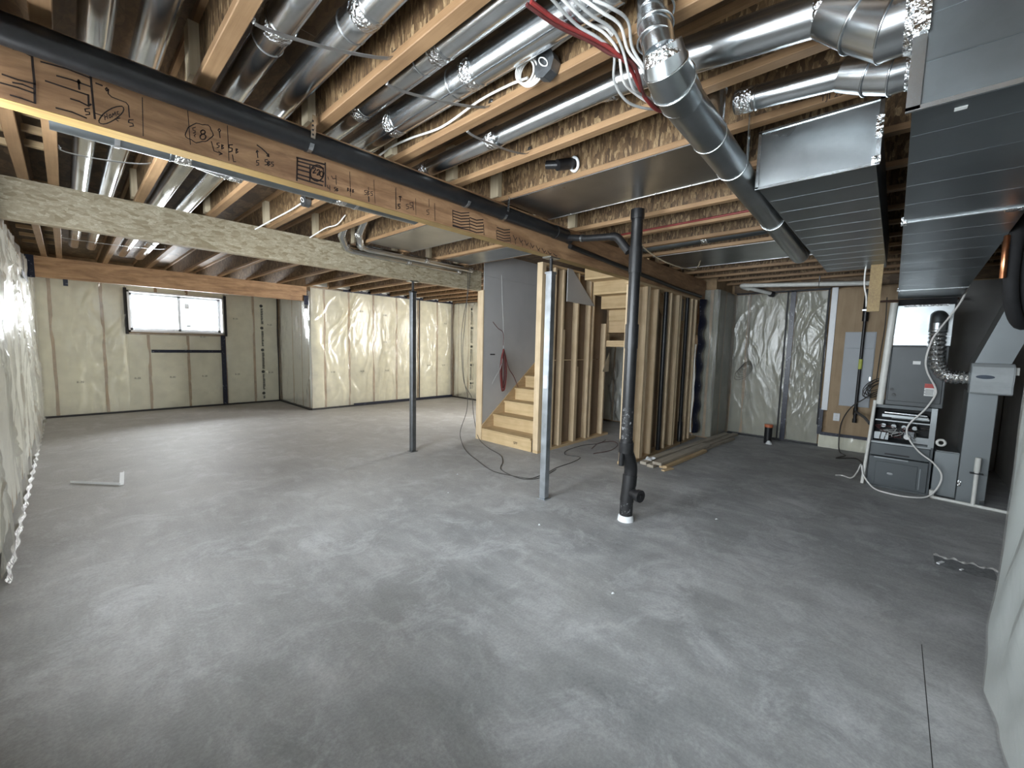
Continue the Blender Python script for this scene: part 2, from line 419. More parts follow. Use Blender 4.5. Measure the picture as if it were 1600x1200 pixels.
RNG = np.random.default_rng(11)
def film(name, wall, O, U, V, Nn, nu, nv, amp, folds, seed, sag=.012, m='film'):
    """one sheet of polyethylene stretched over the batts, with modelled folds"""
    r = np.random.default_rng(seed); O, U, V, Nn = map(np.array, (O, U, V, Nn))
    L, H = np.linalg.norm(U), np.linalg.norm(V)
    uu, vv = np.meshgrid(np.linspace(0, 1, nu + 1), np.linspace(0, 1, nv + 1))
    x, z = uu * L, vv * H
    h = sag * np.sin(x * 7 + 1.3 * np.sin(z * 2.1 + seed)) + sag * .7 * np.sin(z * 5 + 2 * np.sin(x * 1.7))
    for k in range(folds):
        cx, cz = r.uniform(0, L), r.uniform(0, H); an = r.normal(PI / 2, .35); ln = r.uniform(.25, .9); wd = r.uniform(.012, .03)
        dx, dz = math.cos(an), math.sin(an)
        s = (x - cx) * dx + (z - cz) * dz; t = -(x - cx) * dz + (z - cz) * dx + .03 * np.sin(s * 9 + k)
        h += amp * r.uniform(.4, 1) * np.exp(-(t / wd) ** 2) * np.exp(-(s / ln) ** 2)
    P = O + uu[..., None] * U + vv[..., None] * V + h[..., None] * Nn
    mb = MB(); mb.add(P.reshape(-1, 3).tolist(), [(j * (nu + 1) + i, j * (nu + 1) + i + 1, (j + 1) * (nu + 1) + i + 1, (j + 1) * (nu + 1) + i) for j in range(nv) for i in range(nu)], True)
    return part(name, mb, m, wall)
def batts(wall, O, U, Nn, edges, z0, z1, m, pillow=.022, gap=.03):
    """insulation batts between studs: edges are stud centres along U (metres from O)"""
    O, U, Nn = Vector(O), Vector(U), Vector(Nn)
    for a, b in zip(edges[:-1], edges[1:]):
        a2, b2 = a + gap / 2, b - gap / 2
        if b2 - a2 < .03: continue
        ph = random.uniform(0, 6); wa_ = random.uniform(.004, .013); wb_ = random.uniform(.004, .013)
        def fn(u, v, a2=a2, b2=b2, ph=ph):
            bul = pillow * (1 - abs(2 * u - 1) ** 3) * (1 - abs(2 * v - 1) ** 8) + .004 * math.sin(v * 17 + ph) + .003 * math.sin(u * 9 + v * 5 + ph)
            p = O + U * (a2 + (b2 - a2) * u + (1 - u) * wa_ * math.sin(v * 9 + a2 * 5) + u * wb_ * math.sin(v * 8 + b2 * 7)) + Nn * bul; return (p.x, p.y, z0 + (z1 - z0) * v)
        part('insulation_batt', MB().grid(fn, 6, 14), m, wall)
    for e in edges[1:-1]:
        p = O + U * e - Nn * .002
        q = U * .024; n = Nn * .006
        b_ = [p - q - n, p + q - n, p + q + n, p - q + n]
        part('stud', MB().hexa([(t.x, t.y, z0) for t in b_], [(t.x, t.y, z1) for t in b_]), 'studwood', wall)
def emblem_strip(wall, O, U, Nn, ztop, zbot, step=.52):
    """the printed run down a film seam: round mark, then a vertical line of lettering too small to read"""
    O, U, Nn = Vector(O), Vector(U), Vector(Nn); r = random.Random(3)
    z = ztop; mb = MB()
    while z > zbot + .1:
        c = O + Nn * .001 + Vector((0, 0, z))
        ring = [c + (U * math.cos(t) + Vector((0, 0, 1)) * math.sin(t)) * .035 for t in [2 * PI * i / 18 for i in range(18)]]
        mb.add(ring, [tuple(range(18))])
        y = z - .06
        while y > max(z - step + .09, zbot):
            hgt = r.uniform(.008, .018); wd = r.choice((.03, .042, .05)); a = O + Nn * .001 + U * -.012 + Vector((0, 0, y))
            up = Vector((0, 0, -hgt))
            mb.add([a, a + U * wd, a + U * wd + up, a + up], [(0, 1, 2, 3)])
            if r.random() < .5:
                a = a + U * .04; mb.add([a, a + U * .008, a + U * .008 + up * .6, a + up * .6], [(0, 1, 2, 3)])
            y -= hgt + .006
        z -= step
    part('printed_lettering', mb, 'print', wall)
def rvalue(wall, O, U, up, spots):
    for u, z in spots:
        p = Vector(O) + Vector(U) * u; words('printed_rating', 'R-20',   .05, (p.x, p.y, z), U, up, 'print', wall)
def tape_v(wall, O, U, Nn, u, z0, z1, wd=.06, m='tape'):
    O, U, Nn = Vector(O), Vector(U), Vector(Nn)
    p = O + U * u; q = U * wd / 2; n = Nn * .003
    b_ = [p - q - n, p + q - n, p + q + n, p - q + n]
    part('seam_tape', MB().hexa([(t.x, t.y, z0) for t in b_], [(t.x, t.y, z1) for t in b_]), m, wall)
def tape_h(wall, O, U, Nn, u0, u1, z, ht=.06, m='tape'):
    tape_v(wall, O, U, Nn, (u0 + u1) / 2, z - ht / 2, z + ht / 2, u1 - u0, m)

# left wall (X = -0.35), with two window openings added out of view to let light in
wl = struct('wall_left', (-.35, 5, 0))
b = MB()
b.box(-.6, -.42, -1.5, .2, 0, ZT); b.box(-.6, -.42, 1.6, 2.2, 0, ZT); b.box(-.6, -.42, .2, 1.6, 0, 1.15); b.box(-.6, -.42, .2, 1.6, 2.35, ZT); b.box(-.6, -.42, 3.8, 11.4, 0, ZT); b.box(-.6, -.42, 2.2, 3.8, 0, 1.15); b.box(-.6, -.42, 2.2, 3.8, 2.35, ZT)
part('sheathing', b, 'studwood', wl)
O, U, Nn = (-.375, 0, 0), (0, 1, 0), (1, 0, 0)
batts(wl, O, U, Nn, [3.82, 4.1, 4.5, 4.9, 5.3, 5.7, 6.1, 6.5, 6.9, 7.3, 7.7, 8.1, 8.5, 8.9, 9.3, 9.7, 10.1, 10.5, 10.9, 11.15], .02, 2.56, 'batt_white')
batts(wl, O, U, Nn, [-.4, -.1, .18], .02, 2.56, 'batt_white')
batts(wl, O, U, Nn, [1.62, 2.18], .02, 2.56, 'batt_white')
batts(wl, O, U, Nn, [.2, .7, 1.2, 1.6], .02, 1.1, 'batt_white')
batts(wl, O, U, Nn, [2.2, 2.6, 3.0, 3.4, 3.8], .02, 1.1, 'batt_white')
film('vapour_barrier', wl, (-.335, 3.84, .03), (0, 7.31, 0), (0, 0, 2.52), (1, 0, 0), 190, 60, .032, 80, 5, .012)
tape_v(wl, (-.32, 0, 0), U, Nn, 9.12, 2.28, 2.62, .12, 'tape'); tape_v(wl, (-.30, 0, 0), U, Nn, 4.80, 2.28, 2.62, .12, 'tape')
part('sill_foil', MB().grid(lambda u, v: (-.325 + .02 * v + .008 * math.sin(u * 140), 3.8 + 7.3 * u, .03 * (1 - v)), 120, 2), 'foil', wl)
part('exposed_board', MB().box(-.352, -.338, 8.0, 8.22, 1.45, 2.15), 'pale', wl)
tape_h(wl, (-.318, 0, 0), U, Nn, 7.9, 9.05, 2.26, .07)

# back wall (Y = 11.15) with the high window
WX0, WX1, WZ0, WZ1 = .86, 2.44, 1.60, 2.41
wb = struct('wall_back', (1.6, 11.15, 0))
b = MB()
b.box(-.6, WX0, 11.22, 11.4, 0, ZT); b.box(WX1, 3.7, 11.22, 11.4, 0, ZT); b.box(WX0, WX1, 11.22, 11.4, 0, WZ0); b.box(WX0, WX1, 11.22, 11.4, WZ1, ZT)
part('sheathing', b, 'studwood', wb)
O, U, Nn = (0, 11.175, 0), (1, 0, 0), (0, -1, 0)
batts(wb, O, U, Nn, [-.35, -.16, .5, .84], .03, 2.52, 'batt_green')
batts(wb, O, U, Nn, [.80, 1.15, 1.79, 2.40], .03, 1.55, 'batt_green')
batts(wb, O, U, Nn, [2.47, 3.04, 3.56], .03, 2.52, 'batt_green')
film('vapour_barrier', wb, (-.34, 11.14, .03), (1.18, 0, 0), (0, 0, 2.5), (0, -1, 0), 50, 60, .03, 24, 21, .008)
film('vapour_barrier', wb, (.84, 11.14, .03), (1.60, 0, 0), (0, 0, 1.55), (0, -1, 0), 50, 40, .012, 12, 22, .006)
film('vapour_barrier', wb, (2.44, 11.14, .03), (1.12, 0, 0), (0, 0, 2.5), (0, -1, 0), 40, 60, .014, 10, 23, .006)
Of = (0, 11.125, 0)
tape_v(wb, Of, U, Nn, 2.415, .02, 1.58, .085); tape_h(wb, Of, U, Nn, 1.18, 2.38, 1.22, .06)
tape_v(wb, Of, U, Nn, .835, 1.56, 2.46, .05, 'black'); tape_v(wb, Of, U, Nn, 2.475, 1.56, 2.46, .05, 'black')
tape_v(wb, Of, U, Nn, 3.545, .02, 2.5, .022, 'black')
emblem_strip(wb, (3.20, 11.128, 0), U, Nn, 2.30, .1)
rvalue(wb, Of, U, (0, 0, 1), [(.1, .62), (.9, .66), (1.45, .66), (2.0, .66), (2.62, .68), (2.62, 1.95), (2.0, 1.52), (3.32, 1.85), (3.32, .7)])
batts(wb, O, U, Nn, [.82, 1.3, 1.8, 2.48], 2.415, 2.56, 'batt_green', .012)
part('sill_gasket', MB().box(-.35, 3.58, 11.10, 11.2, .001, .03), 'black', wb)
win = struct('window_1', (1.65, 11.2, 1.6))
b = MB(); t = .05
for (x0, x1, z0, z1) in [(WX0, WX1, WZ0, WZ0 + .035), (WX0, WX1, WZ1 - .03, WZ1), (WX0, WX0 + .03, WZ0, WZ1), (WX1 - .03, WX1, WZ0, WZ1)]:
    b.box(x0, x1, 11.10, 11.36, z0, z1)
part('window_lining', b, 'vinyl', win)
b = MB(); x0, x1, z0, z1 = WX0 + .03, WX1 - .03, WZ0 + .035, WZ1 - .03
for q in [(x0, x1, z0, z0 + .05), (x0, x1, z1 - .04, z1), (x0, x0 + .045, z0, z1), (x1 - .045, x1, z0, z1), (1.66, 1.71, z0, z1)]:
    b.box(q[0], q[1], 11.29, 11.34, q[2], q[3])
part('window_frame', b, 'vinyl', win)
part('pane', MB().box(x0 + .03, 1.67, 11.313, 11.319, z0 + .03, z1 - .03), 'glass', win)
part('pane', MB().box(1.70, x1 - .03, 11.313, 11.319, z0 + .03, z1 - .03), 'glass', win)
part('sticker', MB().box(1.78, 1.86, 11.309, 11.312, 2.13, 2.24), 'label', win)
part('sticker', MB().box(1.80, 1.88, 11.309, 11.312, 1.75, 1.775), 'print', win)

# jog: return wall X = 3.58, then the alcove wall Y = 9.25 and its far side X = 7.5
wr = struct('wall_back_return', (3.58, 10.2, 0))
part('sheathing', MB().box(3.66, 3.84, 9.42, 11.4, 0, ZT), 'studwood', wr)
O, U, Nn = (3.61, 0, 0), (0, 1, 0), (-1, 0, 0)
batts(wr, O, U, Nn, [9.28, 9.42, 9.8, 10.34, 11.12], .03, 2.56, 'batt_white')
film('vapour_barrier', wr, (3.575, 9.26, .03), (0, 1.88, 0), (0, 0, 2.55), (-1, 0, 0), 40, 50, .03, 14, 31, .008)
tape_v(wr, (3.56, 0, 0), U, Nn, 9.42, 2.2, 2.62, .1, 'black')
part('sill_gasket', MB().box(3.54, 3.62, 9.25, 11.15, .001, .03), 'black', wr)

wa = struct('wall_alcove', (5.5, 9.25, 0))
part('sheathing', MB().box(3.63, 7.7, 9.33, 9.41, 0, ZT), 'studwood', wa)
O, U, Nn = (0, 9.28, 0), (1, 0, 0), (0, -1, 0)
batts(wa, O, U, Nn, [3.60, 3.90, 4.46, 5.07, 5.7, 6.34, 6.96, 7.46], .03, 2.63, 'batt', .03)
film('vapour_barrier', wa, (3.59, 9.235, .03), (3.88, 0, 0), (0, 0, 2.62), (0, -1, 0), 170, 80, .030, 60, 41, .006)
Of = (0, 9.205, 0)
tape_h(wa, Of, U, Nn, 4.52, 7.45, .035, .07); tape_h(wa, Of, U, Nn, 4.3, 7.45, 2.655, .07)
tape_v(wa, Of, U, Nn, 6.335, .05, 2.65, .03, 'black')
for x0, x1 in ((3.62, 3.95), (4.03, 4.46), (4.54, 4.94), (5.02, 5.46), (5.54, 5.94), (6.02, 6.43), (6.51, 6.92), (7.0, 7.41)):
    part('rim_batt', MB().grid(lambda u, v, x0=x0, x1=x1: (x0 + (x1 - x0) * u, 9.20 - .03 * math.sin(u * PI) * math.sin(v * PI) - .01 * math.sin(u * 13 + x0), 2.67 + .25 * v), 8, 6), 'batt_white', wa)
part('sill_gasket', MB().box(3.58, 7.5, 9.2, 9.3, .001, .025), 'black', wa)
rvalue(wa, (0, 9.222, 0), U, (0, 0, 1), [(4.0, .8), (4.7, 2.2), (4.7, .8), (5.3, 2.15), (5.3, 1.5), (5.35, .8), (6.6, .9), (7.1, .9), (7.15, 2.05)])

wsd = struct('wall_alcove_side', (7.5, 6, 0))
b = MB(); b.box(7.58, 7.76, 2.56, 5.4, 0, ZT); b.box(7.58, 7.76, 7.0, 9.4, 0, ZT); b.box(7.58, 7.76, 5.4, 7.0, 0, 1.15); b.box(7.58, 7.76, 5.4, 7.0, 2.35, ZT)
part('sheathing', b, 'studwood', wsd)
O, U, Nn = (7.53, 0, 0), (0, 1, 0), (-1, 0, 0)
batts(wsd, O, U, Nn, [7.05, 7.45, 7.85, 8.25, 8.62, 9.05, 9.25], .03, 2.63, 'batt')
batts(wsd, O, U, Nn, [2.55, 2.95, 3.35, 3.75, 4.15, 4.55, 4.95, 5.35], .03, 1.6, 'batt_white')
film('vapour_barrier', wsd, (7.495, 7.02, .03), (0, 2.22, 0), (0, 0, 2.62), (-1, 0, 0), 50, 50, .03, 20, 51, .01)
film('vapour_barrier', wsd, (7.44, 3.6, .05), (0, .75, 0), (0, 0, 1.45), (-1, 0, 0), 24, 40, .05, 10, 52, .015)
emblem_strip(wsd, (7.47, 8.44, 0), U, Nn, 2.45, .3, .5)
tape_h(wsd, (7.47, 0, 0), U, Nn, 7.1, 9.2, 2.655, .06)
part('sill_gasket', MB().box(7.46, 7.54, 7.0, 9.2, .001, .025), 'black', wsd)
for nm, fx, y0, y1 in (('added_window_2', 7.70, 5.4, 7.0), ('added_window_3', -.54, 2.2, 3.8), ('added_window_4', -.54, .2, 1.6)):  # unseen windows, added so light enters from the left and the alcove
    w2 = struct(nm, (fx, (y0 + y1) / 2, 1.15)); b = MB()
    for q in [(y0, y1, 1.15, 1.2), (y0, y1, 2.30, 2.35), (y0, y0 + .05, 1.15, 2.35), (y1 - .05, y1, 1.15, 2.35), ((y0 + y1) / 2 - .025, (y0 + y1) / 2 + .025, 1.15, 2.35)]:
        b.box(fx - .03, fx + .03, *q)
    part('window_frame', b, 'vinyl', w2)
    part('pane', MB().box(fx - .003, fx + .003, y0 + .04, y1 - .04, 1.19, 2.31), 'glass', w2)

# stair walls
wst = struct('wall_stair_drywall', (5.9, 4.78, 0))
part('drywall_sheet', MB().box(4.425, 7.5, 4.72, 4.733, .0, 2.56), 'drywall', wst)
part('drywall_sheet', MB().box(4.425, 7.5, 4.72, 4.733, 2.563, 2.93), 'drywall', wst)
part('end_stud', MB().box(4.405, 4.425, 4.715, 4.84, 0, 2.34), 'pine_z', wst)
for x in (4.444, 4.85, 5.25, 5.66, 6.06, 6.47, 6.88, 7.3):
    part('stud', MB().box(x, x + .038, 4.735, 4.824, .04, 2.9 if x > 4.5 else 2.33), 'pine_z', wst)
part('bottom_plate', MB().box(4.426, 7.5, 4.735, 4.824, .0, .038), 'pine_x', wst)
part('drywall_sheet', MB().box(4.43, 7.5, 4.826, 4.838, .0, 2.33), 'drywall', wst)

wss = struct('wall_stair_studs', (5.3, 3.61, 0))
for x, tp in ((4.41, 2.63), (4.452, 2.63), (4.70, 2.6), (4.90, 2.6), (5.28, 2.6), (5.63, 2.6), (5.72, 2.6), (6.12, 1.9)):
    part('stud', MB().box(x, x + .038, 3.565, 3.654, .04, tp), 'pine_z', wss)
for x, z0, z1 in ((4.945, .04, 1.75), (5.325, .04, 1.2)):
    part('stud', MB().box(x, x + .036, 3.57, 3.65, z0, z1), 'pine_z', wss)
part('bottom_plate', MB().box(4.41, 6.35, 3.565, 3.654, .0, .038), 'pine_x', wss)
part('top_plate', MB().box(4.5, 6.2, 3.565, 3.654, 2.605, 2.632), 'pine_x', wss)
part('drywall_sheet', MB().box(4.50, 6.3, 3.656, 3.669, .02, 1.30), 'kraft', wss)
part('drywall_sheet', MB().box(4.50, 6.3, 3.656, 3.669, 1.306, 2.6), 'kraft', wss)
part('drywall_offcut', MB().prism([(4.98, 3.552, 2.63), (5.09, 3.552, 2.63), (5.74, 3.552, 2.15), (5.04, 3.552, 2.16), (4.98, 3.552, 2.16)], (0, .012, 0)), 'drywall', wss)
part('paper_flap', MB().prism([(6.05, 3.55, 1.1), (6.25, 3.55, 1.1), (6.25, 3.55, 1.42)], (0, .004, 0)), 'pale', wss)

wpl = struct('wall_plumbing', (6, 2.44, 0))
for x, m in ((4.83, 'pine_z'), (5.13, 'pine_z'), (5.18, 'pine_z'), (5.45, 'pine_z'), (5.92, 'pine_z'), (6.20, 'pine_z'), (6.26, 'pine_z'), (6.74, 'pine_z'), (6.92, 'pine_z')):
    part('stud', MB().box(x, x + .038, 2.40, 2.54, .04, 2.30), m, wpl)
part('bottom_plate', MB().box(4.8, 7.25, 2.40, 2.54, 0, .038), 'pine_x', wpl)
part('top_plate', MB().box(4.8, 7.25, 2.40, 2.54, 2.302, 2.333), 'pine_x', wpl)
part('backing_board', MB().box(5.98, 7.2, 2.542, 2.554, 1.75, 2.30), 'drywall', wpl)
part('backing_board', MB().box(5.98, 7.2, 2.542, 2.554, .04, 1.745), 'ply', wpl)
part('backing_board', MB().box(5.50, 5.94, 2.542, 2.554, .04, 2.30), 'kraft', wpl)

# insulated bump-out and the service wall
wi = struct('wall_bump_out', (7.75, 2.2, 0))
part('sheathing', MB().box(7.38, 8.4, 2.26, 2.5, 0, 2.9), 'studwood', wi)
batts(wi, (0, 2.20, 0), (1, 0, 0), (0, -1, 0), [7.32, 7.75, 8.2], .03, 2.5, 'batt_shaded')
batts(wi, (7.34, 0, 0), (0, 1, 0), (-1, 0, 0), [2.19, 2.30, 2.5], .03, 2.5, 'batt_shaded')
film('vapour_barrier', wi, (7.31, 2.165, .03), (.9, 0, 0), (0, 0, 2.46), (0, -1, 0), 24, 50, .012, 8, 61, .006)
film('vapour_barrier', wi, (7.305, 2.17, .03), (0, .3, 0), (0, 0, 2.46), (-1, 0, 0), 10, 50, .012, 4, 62, .006)
def ragged(u, v): return (7.02 + .26 * u + .02 * math.sin(v * 31), 2.385 - .05 * math.sin(u * PI) - .02 * math.sin(v * 40) * math.sin(u * 3), .12 + 2.2 * v)
part('seam_tape', MB().grid(ragged, 6, 40), 'tape', wi)
wsv = struct('wall_service', (8.2, .7, 0))
part('sheathing', MB().box(8.28, 8.46, -1.3, 2.5, 0, ZT), 'studwood', wsv)
part('concrete_face', MB().box(8.22, 8.279, -1.07, -.12, 0, 2.5), 'concrete', wsv)
O, U, Nn = (8.23, 0, 0), (0, 1, 0), (-1, 0, 0)
batts(wsv, O, U, Nn, [.82, 1.28, 1.95, 2.17], .03, 2.48, 'batt_shaded')
film('vapour_barrier', wsv, (8.195, 1.30, .03), (0, .86, 0), (0, 0, 2.45), (-1, 0, 0), 60, 90, .010, 30, 71, .003)
film('vapour_barrier', wsv, (8.195, .82, .03), (0, .48, 0), (0, 0, 2.45), (-1, 0, 0), 60, 110, .011, 44, 72, .004)
Of = (8.165, 0, 0)
tape_v(wsv, Of, U, Nn, 1.30, .02, 2.5, .07); tape_v(wsv, Of, U, Nn, 1.375, .02, 2.5, .02, 'black'); tape_v(wsv, Of, U, Nn, .835, .35, 2.5, .022, 'black'); tape_v(wsv, Of, U, Nn, .80, .2, .62, .06)
tape_h(wsv, Of, U, Nn, .82, 2.15, 2.5, .03, 'black')
part('rim_board', MB().box(8.20, 8.27, -1.0, 2.2, 2.52, 2.93), 'subfloor', wsv)
part('sill_gasket', MB().box(8.16, 8.24, .8, 2.15, .001, .03), 'black', wsv)
part('foundation_curb', MB().grid(lambda u, v: (8.16 - .02 * math.sin(v * PI) + .006 * math.sin(u * 40), -.1 + .9 * u, .2 * v), 30, 6), 'batt_green', wsv)
film('vapour_barrier', wsv, (8.13, -.05, .01), (0, .84, 0), (0, 0, .2), (-1, 0, 0), 40, 10, .02, 14, 73, .008)
tape_h(wsv, (8.12, 0, 0), U, Nn, .2, .78, .225, .05)

wrt = struct('wall_right', (5.5, -1.08, 0))
part('concrete_face', MB().box(2.6, 8.46, -1.25, -1.08, 0, 2.60), 'concrete', wrt)
part('rim_board', MB().box(2.6, 8.46, -1.25, -1.10, 2.60, 2.93), 'subfloor', wrt)

wn = struct('wall_near', (1.2, -.45, 0))
part('sheathing', MB().box(-.6, 2.62, -.62, -.52, 0, 2.62), 'studwood', wn)
part('sheathing', MB().box(2.55, 2.62, -1.06, -.625, 0, 2.62), 'studwood', wn)
batts(wn, (0, -.46, 0), (1, 0, 0), (0, 1, 0), [-.35, .1, .5, .9, 1.3, 1.7, 2.1, 2.5, 2.68], .03, 2.58, 'batt_white')
def near_film(u, v):
    x = -.35 + 3.05 * u; z = .02 + 2.55 * v
    e = max(0.0, min(1.0, (2.70 - x) / .25)); low = max(0.0, 1 - z / .55)
    h = .010 * math.sin(x * 9 + z * 2) + .016 * math.sin(z * 6 + 7 * x) * math.sin(z * 2.3 + 1) + .018 * math.sin(z * 15 + 19 * x + 2 * math.sin(3 * z))
    h = h * e * (1 - .8 * low) - .012 * low * e + .012 * math.exp(-((z - .32) / .10) ** 2) * (1 - e)
    return (x + (.010 * math.sin(z * 5) + .006 * math.sin(z * 17)) * (1 - e), -.402 + h, z)
part('vapour_barrier', MB().grid(near_film, 170, 110), 'film', wn)
part('film_underlay', MB().grid(lambda u, v: (near_film(u, v)[0] - .001, near_film(u, v)[1] - .006, near_film(u, v)[2]), 120, 80), 'film_white', wn)
part('vapour_barrier', MB().grid(lambda u, v: (2.70 + .010 * math.sin((.02 + 2.55 * v) * 5) + .006 * math.sin((.02 + 2.55 * v) * 17), -.408 - .65 * u, .02 + 2.55 * v), 8, 30), 'film_white', wn)
part('sill_gasket', MB().box(-.35, 2.69, -.50, -.425, .001, .018), 'black', wn)

